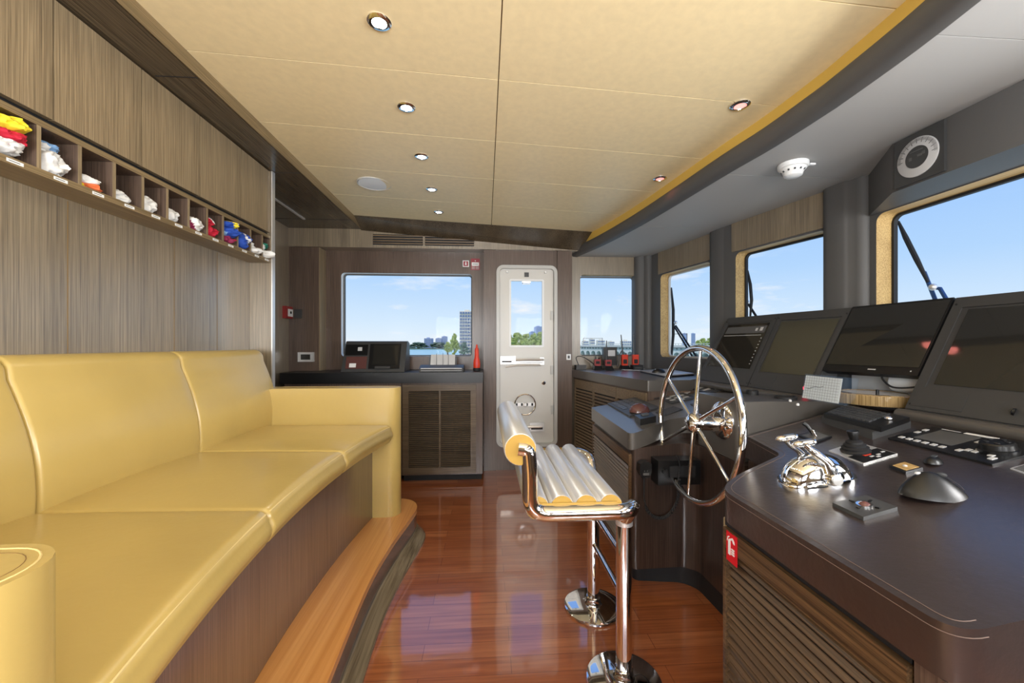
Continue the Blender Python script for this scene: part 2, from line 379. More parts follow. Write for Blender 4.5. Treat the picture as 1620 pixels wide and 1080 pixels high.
# ================================================================== THE ROOM
YC = 1.45
def mir(p): return (p[0], 2 * YC - p[1])
bm = new(); box(bm, -2.1, 2.3, -1.35, 4.2, -.05, 0); link('floor', bm, 'floor', kind='structure')
def cz(x): return 2.43 - .05 * (x + 1.2)
# curved inner edge of the grey soffit (plan), from the far wall towards the camera and on behind it
FE = [(.90, 4.10), (1.035, 3.6), (1.135, 3.05), (1.195, 2.55), (1.245, 2.05), (1.285, 1.75), (1.30, 1.45)]
FE = [tuple(p[:2]) for p in smooth_path([(x, y, 0) for x, y in FE], 4)]
FE = FE + [mir(p) for p in FE[-2::-1]]
def fx(y):
    for a, b_ in zip(FE, FE[1:]):
        if b_[1] <= y <= a[1]: t = (y - a[1]) / (b_[1] - a[1] + 1e-9); return a[0] + (b_[0] - a[0]) * t
    return FE[0][0] if y > FE[0][1] else FE[-1][0]
# ceiling: base board and padded panels
bm = new(); hexa(bm, [(-1.25, -1.3, cz(-1.25) + .012), (1.42, -1.3, cz(1.42) + .012), (1.42, 4.1, cz(1.42) + .012), (-1.25, 4.1, cz(-1.25) + .012)] + [(x, y, 2.52) for x, y in ((-1.25, -1.3), (1.42, -1.3), (1.42, 4.1), (-1.25, 4.1))])
ceil = link('ceiling', bm, 'seam', kind='structure')
seams = [-1.3, -.85, -.345, .16, .665, 1.17, 1.68, 2.19, 2.695, 3.2, 3.72]
for a, b_ in zip(seams, seams[1:]):
    for side in (0, 1):
        g = .0022
        if side == 0: pl = [(-1.2, a + g), (.055 - g, a + g), (.055 - g, b_ - g), (-1.2, b_ - g)]
        else:
            ys = [a + g + (b_ - a - 2 * g) * i / 4 for i in range(5)]
            pl = [(.055 + g, a + g)] + [(fx(y) + .012, y) for y in ys] + [(.055 + g, b_ - g)]
        bm = new(); prism(bm, pl, lambda x, y: cz(x), lambda x, y: cz(x) + .014)
        link('ceiling_panel', bm, 'ceil', ceil, bev=.0022, bseg=2)
# far cove under the ceiling's end
bm = new(); hexa(bm, [(-1.2, 3.722, cz(-1.2) - .002), (1.1, 3.722, cz(1.1) - .002), (.95, 3.951, 2.19), (-1.2, 3.951, 2.355), (-1.2, 3.722, 2.5), (1.1, 3.722, 2.5), (.95, 3.951, 2.5), (-1.2, 3.951, 2.5)])
link('trim_1', bm, 'wood_soffit', kind='structure')
# gold edge strip and charcoal bullnose along the soffit
def strip(name, m, off, z0, z1f, th, kind='structure', bev=0):
    bm = new(); rows = []
    for x, y in FE:
        x = x + off; zt = z1f(x)
        rows.append([(x, y, z0(x)), (x, y, zt), (x + th, y, zt), (x + th, y, z0(x))])
    loft(bm, rows); return link(name, bm, m, kind=kind, bev=bev)
strip('trim_2', 'gold', .004, lambda x: 2.255, lambda x: cz(x) + .01, .03)
bm = new(); rows = []
for x, y in FE:
    prof = [(x + .03, 2.262), (x, 2.252), (x - .012, 2.235), (x - .014, 2.205), (x - .006, 2.18), (x + .012, 2.166), (x + .05, 2.162), (x + .05, 2.262)]
    rows.append([(a, y, z) for a, z in prof])
loft(bm, rows); link('trim_3', bm, 'grey', kind='structure')
# windshield plan (inner faces): (start, end, hole from, hole to)
FAC = [((1.70, 4.02), (1.875, 3.11), .178, .860), ((1.868, 2.945), (2.06, 2.16), .062, .722), ((2.075, 2.02), (2.075, .88), .035, 1.105)]
FAC = FAC + [(mir(b_), mir(a), None, None) for a, b_, _, _ in FAC[1::-1]]
ZB, ZT = 1.13, 1.94
wn = 3
def facet(a, b_, h0, h1, n):
    A = Vector((*a, 0)); B = Vector((*b_, 0)); U = (B - A); ln = U.length; U.normalize(); W = Vector((-U.y, U.x, 0))
    if h0 is None: h0, h1 = (ln - .722, ln - .062) if n == 6 else (ln - .86, ln - .178)
    bm = new(); holed(bm, A, U, (0, 0, 1), W, (-.05, ln + .05, .0, 2.2), (h0, h1, ZB, ZT), .045, .11, 6, 0, 1)
    link('wall_front', bm, ['grey', 'tan'], kind='structure')
    fr = thing('window_%d' % n, tuple(A + U * (h0 + h1) / 2 + Vector((0, 0, ZB))), kind='structure')
    bm = new(); ringframe(bm, A, U, (0, 0, 1), W, (h0 + .001, h1 - .001, ZB + .001, ZT - .001), .045, .012, .085, .108); link('window_frame', bm, 'doorf' if n == 3 else 'blackm', fr)
    bm = new(); pane(bm, A, U, (0, 0, 1), W, (h0 + .006, h1 - .006, ZB + .006, ZT - .006), .04, .095); link('window_glass', bm, 'glass', fr)
    bm = new()   # veneer headboard over the window
    if n != 5:
        hexa(bm, [tuple(A + U * u + W * d + Vector((0, 0, z))) for z, dd in ((ZT + .012, 0), (2.19, 0)) for u, d in ((h0 - .03, -.008), (h1 + .03, -.008), (h1 + .03, .004), (h0 - .03, .004))])
        link('trim_4', bm, 'wood_wall', kind='structure', bev=.003)
    else: bm.free()
for i, (a, b_, h0, h1) in enumerate(FAC): facet(a, b_, h0, h1, wn + i)
POST = [[(1.56, 4.098), (1.565, 4.06), (1.60, 4.035), (1.64, 4.03), (1.655, 4.0), (1.69, 3.985), (1.73, 4.0), (1.80, 4.15), (1.56, 4.15)],
        [(1.866, 3.175), (1.835, 3.15), (1.832, 3.12), (1.85, 3.0), (1.862, 2.985), (1.87, 2.965), (1.90, 2.95), (2.0, 2.95), (2.0, 3.17)],
        [(2.036, 2.262), (2.00, 2.235), (1.995, 2.20), (2.012, 2.12), (2.02, 2.105), (2.03, 2.095), (2.035, 2.06), (2.05, 2.03), (2.09, 2.018), (2.2, 2.02), (2.2, 2.25)]]
for p in POST:
    bm = new(); prism(bm, p, 0, 2.2); link('trim_5', bm, 'grey', kind='structure', smooth=50, bev=.004)
for p in POST:
    bm = new(); prism(bm, [mir(q) for q in p][::-1], 0, 2.2); link('trim_5', bm, 'grey', kind='structure', smooth=50, bev=.004)
# grey soffit boards (seams at y = 1.09, 2.07, 3.03)
SY = [4.1, 3.03, 2.07, 1.095, .1, -1.25]
WALLX = [(1.70, 4.1), (1.90, 3.05), (2.12, 2.07), (2.12, .83), (1.90, -.15), (1.7, -1.25)]
def wx(y):
    for a, b_ in zip(WALLX, WALLX[1:]):
        if b_[1] <= y <= a[1]: return a[0] + (b_[0] - a[0]) * (y - a[1]) / (b_[1] - a[1])
    return WALLX[-1][0]
for a, b_ in zip(SY, SY[1:]):
    ys = [a - .002 + (b_ - a + .004) * i / 8 for i in range(9)]
    bm = new(); prism(bm, [(fx(y) + .012, y) for y in ys] + [(wx(y) + .02, y) for y in reversed(ys)], 2.168, 2.19)
    link('trim_6', bm, 'soff', kind='structure', bev=.002)
bm = new(); prism(bm, [(fx(y) + .09, y) for y in (4.1, 3, 2, 1.45, 1, 0, -1.25)] + [(2.25, -1.25), (2.25, 4.1)], 2.2, 2.5); link('trim_7', bm, 'blackm', kind='structure')
# ---- far wall
bm = new(); holed(bm, (0, 4.1, 0), (1, 0, 0), (0, 0, 1), (0, 1, 0), (-1.62, -.0, 0, 2.25), (-1.443, -.136, 1.13, 1.972), .035, .1, 6, 0, 1)
link('wall_far', bm, ['wood_dark', 'white'], kind='structure')
bm = new(); holed(bm, (0, 4.1, 0), (1, 0, 0), (0, 0, 1), (0, 1, 0), (.85, 1.66, 0, 2.25), (.987, 1.582, 1.13, 1.98), .035, .1, 6, 0, 1)
link('wall_far', bm, ['wood_wall', 'tan'], kind='structure')
for n, (a, b_) in ((1, (-1.443, -.136)), (2, (.987, 1.582))):
    fr = thing('window_%d' % n, ((a + b_) / 2, 4.1, 1.13), kind='structure')
    P = ((0, 4.1, 0), (1, 0, 0), (0, 0, 1), (0, 1, 0))
    bm = new(); ringframe(bm, *P, (a + .001, b_ - .001, 1.131, 1.972), .035, .012, .06, .09); link('window_frame', bm, 'grey', fr)
    bm = new(); pane(bm, *P, (a + .006, b_ - .006, 1.136, 1.968), .03, .075); link('window_glass', bm, 'glass', fr)
bm = new(); box(bm, -2.0, -1.60, 3.95, 4.15, 0, 2.19); link('trim_8', bm, 'wood_dark', kind='structure', bev=.003)
bm = new(); box(bm, -.018, .104, 3.95, 4.15, 0, 2.19); link('trim_9', bm, 'wood_dark', kind='structure', bev=.003)
bm = new(); box(bm, .722, .868, 3.95, 4.15, 0, 2.19); link('trim_10', bm, 'wood_dark', kind='structure', bev=.003)
bm = new(); box(bm, -1.62, -1.592, 3.953, 4.1, 1.0, 2.188); link('trim_11', bm, 'wood', kind='structure')
bm = new(); box(bm, -2.0, .95, 3.945, 4.15, 2.192, 2.5); link('trim_12', bm, 'wood_wall', kind='structure', bev=.003)
bm = new(); holed(bm, (0, 3.975, 0), (1, 0, 0), (0, 0, 1), (0, 1, 0), (.1, .73, 0, 2.25), (.125, .70, .25, 2.02), .06, .06); link('wall_far', bm, 'wood_dark', kind='structure')
# ---- door: rounded watertight leaf
dt = thing('door_1', (.413, 3.95, .231), 'pale grey watertight door with tall window, between the two dark pilasters', kind='structure')
PD = ((0, 3.94, 0), (1, 0, 0), (0, 0, 1), (0, 1, 0))
bm = new(); ringframe(bm, *PD, (.108, .718, .233, 2.04), .07, .032, 0, .1, 8); link('door_frame', bm, 'doorf', dt, bev=.006, bseg=3)
bm = new(); holed(bm, (0, 3.985, 0), (1, 0, 0), (0, 0, 1), (0, 1, 0), (.142, .684, .262, 2.008), (.25, .575, 1.238, 1.893), .012, .05, 4); leaf = link('door_leaf', bm, 'door', dt, bev=.004)
bm = new(); ringframe(bm, (0, 3.975, 0), (1, 0, 0), (0, 0, 1), (0, 1, 0), (.236, .589, 1.224, 1.907), .02, .02, 0, .03); link('pane_frame', bm, 'white', leaf, bev=.002)
bm = new(); pane(bm, (0, 3.975, 0), (1, 0, 0), (0, 0, 1), (0, 1, 0), (.252, .573, 1.24, 1.891), .01, .025); link('pane', bm, 'glass', leaf)
bm = new(); box(bm, .365, .45, 3.972, 3.98, 1.868, 1.885); tube(bm, [(.37, 3.972, 1.87), (.37, 3.962, 1.855), (.445, 3.962, 1.855), (.445, 3.972, 1.87)], .004, 6); link('latch', bm, 'chrome', leaf)
bm = new(); box(bm, .39, .435, 3.978, 3.986, 1.93, 1.975); link('plaque', bm, 'bezel', leaf)
bm = new(); tube(bm, [(.393 + .103 * math.cos(2 * PI * i / 36), 3.945, .655 + .103 * math.sin(2 * PI * i / 36)) for i in range(36)], .0075, 8, closed=True)
whl = link('hand_wheel', bm, 'chrome', dt)
bm = new(); box(bm, .293, .493, 3.94, 3.952, .64, .672); lathe(bm, [(.018, 0), (.022, .01), (.022, .03), (.014, .045)], (.393, 3.975, .655), (0, -1, 0), 16); link('wheel_bar', bm, 'steel', whl)
bm = new(); box(bm, .148, .30, 3.955, 3.975, 1.055, 1.135); box(bm, .26, .585, 3.945, 3.965, 1.06, 1.085); tube(bm, [(.30, 3.945, 1.10), (.42, 3.93, 1.105), (.58, 3.945, 1.10)], .012, 8); box(bm, .545, .585, 3.95, 3.975, 1.05, 1.12); tube(bm, [(.2, 3.95, 1.03), (.3, 3.94, 1.045), (.55, 3.945, 1.045)], .008, 8)
link('upper_lock', bm, 'steel', dt, bev=.002)
bm = new(); box(bm, .148, .28, 3.955, 3.975, .40, .455); box(bm, .44, .585, 3.95, 3.975, .385, .47); tube(bm, [(.25, 3.945, .43), (.4, 3.935, .432), (.56, 3.945, .43)], .012, 8)
link('lower_lock', bm, 'steel', dt, bev=.002)
bm = new(); box(bm, .165, .29, 3.948, 3.9545, 1.075, 1.09); box(bm, .33, .57, 3.939, 3.9445, 1.066, 1.072); link('lock_reflection', bm, 'blackm', dt)  # black strips painting the dark reflections of the chrome locks
bm = new(); box(bm, .455, .57, 3.944, 3.9495, .405, .425); link('lock_reflection', bm, 'blackm', dt)  # same painted dark reflection on the lower lock
for i in range(4): bm = new(); box(bm, .30 + i * .052, .318 + i * .052, 3.9375, 3.9398, .643, .669); link('bar_reflection', bm, 'blackm', whl)  # black bands painting dark reflections on the chrome bar
bm = new(); lathe(bm, [(.02, 0), (.02, .01), (.013, .013), (.013, .02)], (.585, 3.985, .865), (0, -1, 0), 16); link('knob', bm, 'chrome', dt)
bm = new()
for z in (.55, .95, 1.5): box(bm, .655, .68, 3.965, 3.985, z, z + .09)
link('hinge', bm, 'doorf', dt, bev=.002)
bm = new()
for x in (.215, .6): lathe(bm, [(.011, 0), (.011, .02), (.006, .03)], (x, 3.985, 1.975), (0, -1, 0), 10)
link('bolt', bm, 'steel', dt)
# ---- left side walls
bm = new(); box(bm, -2.05, -1.88, 3.0, 4.15, 0, 2.5); link('wall_left', bm, 'wood_wall', kind='structure')
bm = new(); box(bm, -2.05, -1.96, 2.60, 3.0, 0, 2.5); link('wall_left', bm, 'wood_dark', kind='structure')
bm = new(); box(bm, -1.56, -1.51, -1.3, 2.66, 0, 1.80); link('wall_left', bm, 'wood_sheen', kind='structure')
for y in (.05, .55, 1.05, 1.545, 2.04, 2.35):
    bm = new(); box(bm, -1.5105, -1.509, y, y + .002, .6, 1.77); link('trim_13', bm, 'seam', kind='structure')
bm = new(); box(bm, -2.05, -1.65, -1.3, 2.66, 0, 2.5); link('wall_left', bm, 'wood_dark', kind='structure')
bm = new(); box(bm, -2.0, -1.372, 2.662, 2.69, 0, 2.366); link('trim_14', bm, 'wood_wall', kind='structure')
bm = new(); box(bm, -1.376, -1.368, 2.66, 2.692, .9, 2.366); link('trim_15', bm, 'steel', kind='structure')
# soffit over the lockers, with its fascia
bm = new(); box(bm, -1.96, -1.20, -1.3, 3.95, 2.368, 2.5)
link('trim_16', bm, 'wood_soffit', kind='structure', bev=.003)
bm = new(); box(bm, -1.203, -1.196, -1.3, 3.94, 2.368, 2.445); link('trim_17', bm, 'wood_y', kind='structure')
bm = new(); box(bm, -1.62, -1.60, 2.7, 3.66, 2.362, 2.369); link('trim_18', bm, 'steel', kind='structure')
for y in (.8, 1.75, 2.68, 3.66):
    bm = new(); box(bm, -1.88 if y > 2.6 else -1.37, -1.203, y, y + .0025, 2.366, 2.3685); link('trim_19', bm, 'blackm', kind='structure')
# ---- unseen near side wall behind the camera; two windows added to admit light
bm = new(); holed(bm, (0, -1.25, 0), (1, 0, 0), (0, 0, 1), (0, -1, 0), (-2.05, .25, 0, 2.5), (-1.2, .1, 1.0, 2.0), .04, .1); link('wall_near', bm, 'wood_dark', kind='structure')
bm = new(); holed(bm, (0, -1.25, 0), (1, 0, 0), (0, 0, 1), (0, -1, 0), (.25, 2.1, 0, 2.5), (.7, 1.5, 1.1, 1.98), .04, .1); link('wall_near', bm, 'wood_wall', kind='structure')
for n, a in ((8, (-1.2, .1, 1.0, 2.0)), (9, (.7, 1.5, 1.1, 1.98))):
    fr = thing('window_%d' % n, ((a[0] + a[1]) / 2, -1.25, a[2]), kind='structure')
    P = ((0, -1.25, 0), (1, 0, 0), (0, 0, 1), (0, -1, 0))
    bm = new(); ringframe(bm, *P, a, .04, .012, .04, .08); link('window_frame', bm, 'grey', fr)
    bm = new(); pane(bm, *P, (a[0] + .006, a[1] - .006, a[2] + .006, a[3] - .006), .035, .06); link('window_glass', bm, 'glass', fr)
# ---- raised step carrying the sofa
OUT = [tuple(p[:2]) for p in smooth_path([(-.44, -1.24, 0), (-.44, -.3, 0), (-.448, .5, 0), (-.470, .95, 0), (-.495, 1.35, 0), (-.512, 1.8, 0), (-.492, 2.14, 0), (-.456, 2.42, 0), (-.440, 2.56, 0), (-.447, 2.64, 0), (-.485, 2.715, 0), (-.56, 2.76, 0), (-.70, 2.77, 0)], 5)]
bm = new(); prism(bm, OUT + [(-1.5, 2.77), (-1.5, -1.24)], .172, .2); link('trim_20', bm, 'step', kind='structure', bev=.006, bseg=3)
def inset(pts, d):
    out = []
    for i, p in enumerate(pts):
        a = Vector(pts[max(i - 1, 0)]); b_ = Vector(pts[min(i + 1, len(pts) - 1)]); t = (b_ - a).normalized(); n = Vector((t.y, -t.x))
        out.append((p[0] - n.x * d, p[1] - n.y * d))
    return out
bm = new(); prism(bm, inset(OUT, .004) + [(-1.5, 2.74), (-1.5, -1.24)], .02, .171); link('trim_21', bm, 'riser', kind='structure')
bm = new(); rows = []
i0, i1 = inset(OUT, -.008), inset(OUT, -.052)
for p, q, b_ in zip(i0, i1, inset(OUT, .02)):
    rows.append([(b_[0], b_[1], .0), (q[0], q[1], .0), (q[0], q[1], .012), (p[0], p[1], .064), (p[0] - .004, p[1], .072), (b_[0], b_[1], .074)])
loft(bm, rows); link('baseboard_left', bm, 'plinth', kind='structure')
# ---- sea and far shores
SEA = -8.0
bm = new(); box(bm, -3500, 3500, 12, 4000, SEA - 1, SEA)
M['sea'] = mat('sea_water', srgb(168, 208, 206), .3, bump=.6, bscale=.6)
link('sea', bm, 'sea', kind='structure', smooth=0)
# ================================================================== helpers for furniture
def obx(bm, P0, U, V, W, b_, mi=0):
    P0, U, V, W = map(Vector, (P0, U, V, W)); u0, u1, v0, v1, w0, w1 = b_
    hexa(bm, [P0 + U * u + V * v + W * w_ for w_ in (w0, w1) for u, v in ((u0, v0), (u1, v0), (u1, v1), (u0, v1))], mi)
def louver(bm, P0, U, V, W, wd, ht, l, r, t, b_, pitch, th=.018, mid=None):
    """framed louvre board; W points out to the room; material 0 frame, 1 slats, 2 dark backing"""
    for q in ((0, l, 0, ht), (wd - r, wd, 0, ht), (l, wd - r, 0, b_), (l, wd - r, ht - t, ht)): obx(bm, P0, U, V, W, (*q, 0, th))
    if mid: obx(bm, P0, U, V, W, (mid - .008, mid + .008, b_, ht - t, 0, th))
    obx(bm, P0, U, V, W, (l * .5, wd - r * .5, b_ * .5, ht - t * .5, -.004, .002), 2)
    v = b_ + pitch * .2; P0, U, V, W = map(Vector, (P0, U, V, W))
    while v < ht - t - pitch * .5:
        a = [(v, .012), (v + pitch * .42, .004), (v + pitch * .62, .004), (v + pitch * .22, .016)]
        pts = [P0 + U * (l - .001) + V * p[0] + W * p[1] for p in a] + [P0 + U * (wd - r + .001) + V * p[0] + W * p[1] for p in a]
        hexa(bm, pts, 1); v += pitch
# ================================================================== SOFA
sofa = thing('sofa', (-.95, 1.5, .2), 'long mustard yellow leather sofa on the raised wooden step along the left wall', 'sofa')
def sfx(y): return -.668 + .115 * (y - 1.6) ** 2
def bsx(y): return -.732 + .085 * (y - 1.72) ** 2
def cushion_ring(y, ins, x0, x1, z0, z1, r, top=0):
    pts = rrect(x0 + ins, x1 - ins, z0 + ins * .6, z1 - ins * .9, max(r, .008), 5); out = []
    for x, z in pts:
        if z > z1 - .06 and top: z += top * math.sin(PI * min(1, max(0, (x - x0) / (x1 - x0)))) ** .6
        out.append((x, y, z))
    return out
def seat(y0, y1):
    bm = new(); R = .014; rings = []; L_ = y1 - y0; ts = []
    for k in range(5): t = PI / 2 * k / 4; ts.append((y0 + R * (1 - math.cos(t)), R * (1 - math.sin(t))))
    for k in range(1, 14): ts.append((y0 + R + (L_ - 2 * R) * k / 14, 0))
    for k in range(4, -1, -1): t = PI / 2 * k / 4; ts.append((y1 - R * (1 - math.cos(t)), R * (1 - math.sin(t))))
    for y, ins in ts:
        u = (y - y0) / L_; fxx = sfx(y) + .018
        n = 7; pr = []
        xs = [-1.36 + (fxx + 1.36) * i / 14 for i in range(15)]
        # top
        def zt(x):
            s = (x + 1.36) / (fxx + 1.36)
            return .762 + .024 * math.sin(PI * u) ** .7 * math.sin(PI * min(1, s)) ** .8 + .010 * (1 - s) - ins * .9
        fr = fxx - ins; r = .034
        for x in xs[:-1]: pr.append((min(x, fr - r), y, zt(min(x, fr - r))))
        z1 = zt(fr - r)
        for i in range(n + 1):
            t = PI / 2 * (1 - i / n); pr.append((fr - r + r * math.cos(t), y, z1 - r + r * math.sin(t)))
        for i in range(1, 5): pr.append((fr - .006 * i / 4 + .012 * math.sin(PI * i / 5), y, z1 - r - (.062) * i / 5))
        for i in range(5): t = PI / 2 * i / 4; pr.append((fr - .006 - .02 + .02 * math.cos(t), y, .655 + .02 - .02 * math.sin(t) + ins * .5))
        pr.append((-1.36, y, .655 + ins * .5))
        rings.append(pr)
    loft(bm, rings); o = link('seat_cushion', bm, 'yel', sofa, smooth=50)
    for dx, dz, rr, mm, nm in ((0, 0, .0008, 'seam', 'front_stitching'), (-.006, .0005, .0028, 'yel2', 'piping'), (-.021, .002, .0008, 'seam', 'stitching')):
        bm = new(); pth = []
        for k in range(13):
            y = y0 + .012 + (L_ - .024) * k / 12; u = (y - y0) / L_
            if nm == 'front_stitching': x = sfx(y) + .018 + .0005; z = .7225
            elif nm == 'piping': x = sfx(y) + .018 - .0095; z = .7515 + .0015 * math.sin(PI * u)
            else: x = sfx(y) + .018 - .030; z = .7615
            pth.append((x, y, z))
        tube(bm, pth, rr, 6); link(nm, bm, mm, o)
SB = [-.74, -.1, .575, 1.225, 1.872, 2.462]
for a, b_ in zip(SB[2:], SB[3:]): seat(a + .0018, b_ - .0018)
def back(y0, y1):
    bm = new(); R = .013; rings = []; L_ = y1 - y0; ts = []
    for k in range(5): t = PI / 2 * k / 4; ts.append((y0 + R * (1 - math.cos(t)), R * (1 - math.sin(t))))
    for k in range(1, 14): ts.append((y0 + R + (L_ - 2 * R) * k / 14, 0))
    for k in range(4, -1, -1): t = PI / 2 * k / 4; ts.append((y1 - R * (1 - math.cos(t)), R * (1 - math.sin(t))))
    for y, ins in ts:
        u = (y - y0) / L_; pu = .012 * math.sin(PI * u)
        pr = []
        for i in range(12):   # front face leaning back, softly crowned
            s = i / 11; x = -1.275 - .075 * s ** 1.5 + (.018 + pu) * math.sin(PI * s) - ins; pr.append((x, y, .75 + .40 * s))
        cx0 = -1.405; r = .055
        for i in range(1, 8):
            t = math.radians(10 + 85 * i / 7); pr.append((cx0 + r * math.cos(t) - ins * math.cos(t), y, 1.158 + .062 * math.sin(t) - ins * math.sin(t)))
        pr.append((-1.50, y, 1.212 - ins)); pr.append((-1.505, y, .75))
        rings.append(pr)
    loft(bm, rings); link('back_cushion', bm, 'yel', sofa, smooth=50)
for a, b_ in zip(SB[2:], SB[3:]): back(a + .0015 - (.1 if a < .6 else 0), b_ - .0015 + (.075 if b_ > 2.4 else 0))
def arm(y0, y1):
    bm = new(); r = (y1 - y0) / 2; r2 = r * .98; poly = [(-1.50, y0), ]
    xe = -.528
    for i in range(13):
        t = -PI / 2 + PI * i / 12; poly.append((xe - r2 + r2 * math.cos(t), (y0 + y1) / 2 + r * math.sin(t)))
    poly.append((-1.50, y1)); prism(bm, poly, .2, .985)
    o = link('armrest', bm, 'yel', sofa, bev=.012, bseg=4, smooth=40)
    bm = new(); ins = .012
    pp = [(-1.27, y0 + ins, .9845)] + [(xe - r2 + (r2 - ins) * math.cos(-PI / 2 + PI * i / 16), (y0 + y1) / 2 + (r - ins) * math.sin(-PI / 2 + PI * i / 16), .9845) for i in range(17)] + [(-1.27, y1 - ins, .9845)]
    tube(bm, pp, .0015, 6); link('piping', bm, 'yel2', o)
    bm = new(); ins = .024
    pp = [(-1.27, y0 + ins, .985)] + [(xe - r2 + (r2 - ins) * math.cos(-PI / 2 + PI * i / 16), (y0 + y1) / 2 + (r - ins) * math.sin(-PI / 2 + PI * i / 16), .985) for i in range(17)] + [(-1.27, y1 - ins, .985)]
    tube(bm, pp, .0006, 6); link('stitching', bm, 'seam', o)
arm(2.466, 2.605); arm(.415, .572)
bm = new(); ys = [.50 + (2.53 - .50) * i / 20 for i in range(21)]
prism(bm, [(bsx(y), y) for y in ys] + [(-1.505, 2.53), (-1.505, .50)], .2005, .66); link('base', bm, 'wood_base', sofa)
# ================================================================== LOCKERS AND FLAG SHELF
lab = ['brown oak overhead locker at the left picture edge, above the yellow flag', 'second brown oak overhead locker from the left picture edge', 'third brown oak overhead locker, middle one of the five', 'fourth brown oak overhead locker, next before the last one', 'brown oak overhead locker at the far end of the row']
for k in range(5):
    y0, y1 = 1.042 + .328 * k, 1.042 + .328 * (k + 1)
    if k == 4: y1 = 2.658
    t = thing('overhead_locker', (-1.5, (y0 + y1) / 2, 1.965), lab[k], 'locker', 'overhead lockers along the left wall')
    bm = new(); box(bm, -1.645, -1.402, y0 + .001, y1 - .001, 1.966, 2.36); link('body', bm, 'blackm', t)
    bm = new(); box(bm, -1.40, -1.380, y0 + .0024, y1 - .0024, 1.968, 2.358); link('door', bm, 'wood', t, bev=.0015)
YB = [1.075, 1.20, 1.327, 1.452, 1.578, 1.702, 1.826, 1.951, 2.074, 2.195, 2.318, 2.44, 2.565, 2.656]
sh = thing('flag_shelf', (-1.5, 1.86, 1.775), 'long oak pigeonhole shelf for signal flags under the overhead lockers', 'shelf')
bm = new(); box(bm, -1.645, -1.378, 1.075, 2.658, 1.775, 1.796); link('bottom_board', bm, 'wood_y', sh, bev=.001)
bm = new(); box(bm, -1.645, -1.382, 1.075, 2.658, 1.928, 1.948); tb = link('top_board', bm, 'wood_dark', sh)  # darker wood puts the pigeonhole shade into this board's colour
bm = new(); box(bm, -1.3818, -1.378, 1.075, 2.658, 1.928, 1.948); link('front_edge', bm, 'wood_y', tb)
bm = new(); box(bm, -1.645, -1.40, 1.075, 2.658, 1.9485, 1.9645); link('shadow_gap', bm, 'blackm', sh)
bm = new(); box(bm, -1.646, -1.63, 1.075, 2.658, 1.7965, 1.9275); link('back_board', bm, 'wood_dark', sh)
for y in YB:
    bm = new(); box(bm, -1.629, -1.380, y - .006, y + .006, 1.7965, 1.9275); dv = link('divider', bm, 'wood_dark', sh)  # pigeonhole shade painted in: sides darker than the front edges
    bm = new(); box(bm, -1.3799, -1.3785, y - .006, y + .006, 1.7965, 1.9275); link('front_edge', bm, 'wood', dv)
for a, b_ in zip(YB[1:], YB[2:]):
    bm = new(); box(bm, -1.3782, -1.3768, (a + b_) / 2 - .021, (a + b_) / 2 + .021, 1.780, 1.790)
    box(bm, -1.3769, -1.3764, (a + b_) / 2 - .017, (a + b_) / 2 + .012, 1.784, 1.786, 1)
    link('name_tape', bm, ['white', 'bezel'], sh, 'white paper tape')
def flag(c, r, cols, label, seed, stick=0, flat=1.0):
    """one crumpled, folded flag; bands of its own colours"""
    rnd = random.Random(seed); bm = new(); ph = [rnd.random() * 6 for _ in range(6)]
    from mathutils import noise
    of = Vector((seed * 3.1, seed * 1.7, seed * .9))
    def f(p):
        q = Vector((p.x / .05, p.y / .045, p.z / .03)); d = q.normalized() if q.length else Vector((0, 0, 1))
        n1 = noise.noise(d * 1.6 + of); n2 = abs(noise.noise(d * 3.2 + of * 1.3)); n3 = abs(noise.noise(d * 7 + of))
        k = .92 + .45 * n1 - .48 * n2 - .10 * n3 + .08
        x, y = p.x, p.y
        # squarer outline than an egg: cloth folded to a packet
        m_ = max(abs(x) / r[0], abs(y) / r[1], 1e-6); l_ = math.hypot(x / r[0], y / r[1]); sq = 1 + .22 * (l_ / m_ - 1) if l_ > 1e-6 else 1
        return Vector((x * k * sq + stick * max(0, x), y * (.75 + .25 * k) * sq, p.z * (.7 + .5 * k)))
    blob(bm, c, r[0], r[1], r[2], 44, 26, f)
    n = len(cols); bm.normal_update()
    for fc in bm.faces:
        m_ = fc.calc_center_median() - Vector(c); v = math.sin(m_.y * 26 * (1.2 if n > 2 else .8) + ph[4] + m_.z * 30 + m_.x * 8)
        fc.material_index = min(n - 1, int((v + 1) / 2 * n))
    lo = min(v.co.z for v in bm.verts); bmesh.ops.translate(bm, verts=bm.verts, vec=(0, 0, 1.7965 - lo if c[2] is None else 0))
    return link('signal_flag', bm, cols, label=label, cat='flag', group='signal flags in the pigeonholes', smooth=62)
def cell(i): return (YB[i] + YB[i + 1]) / 2
Z0 = 1.7965
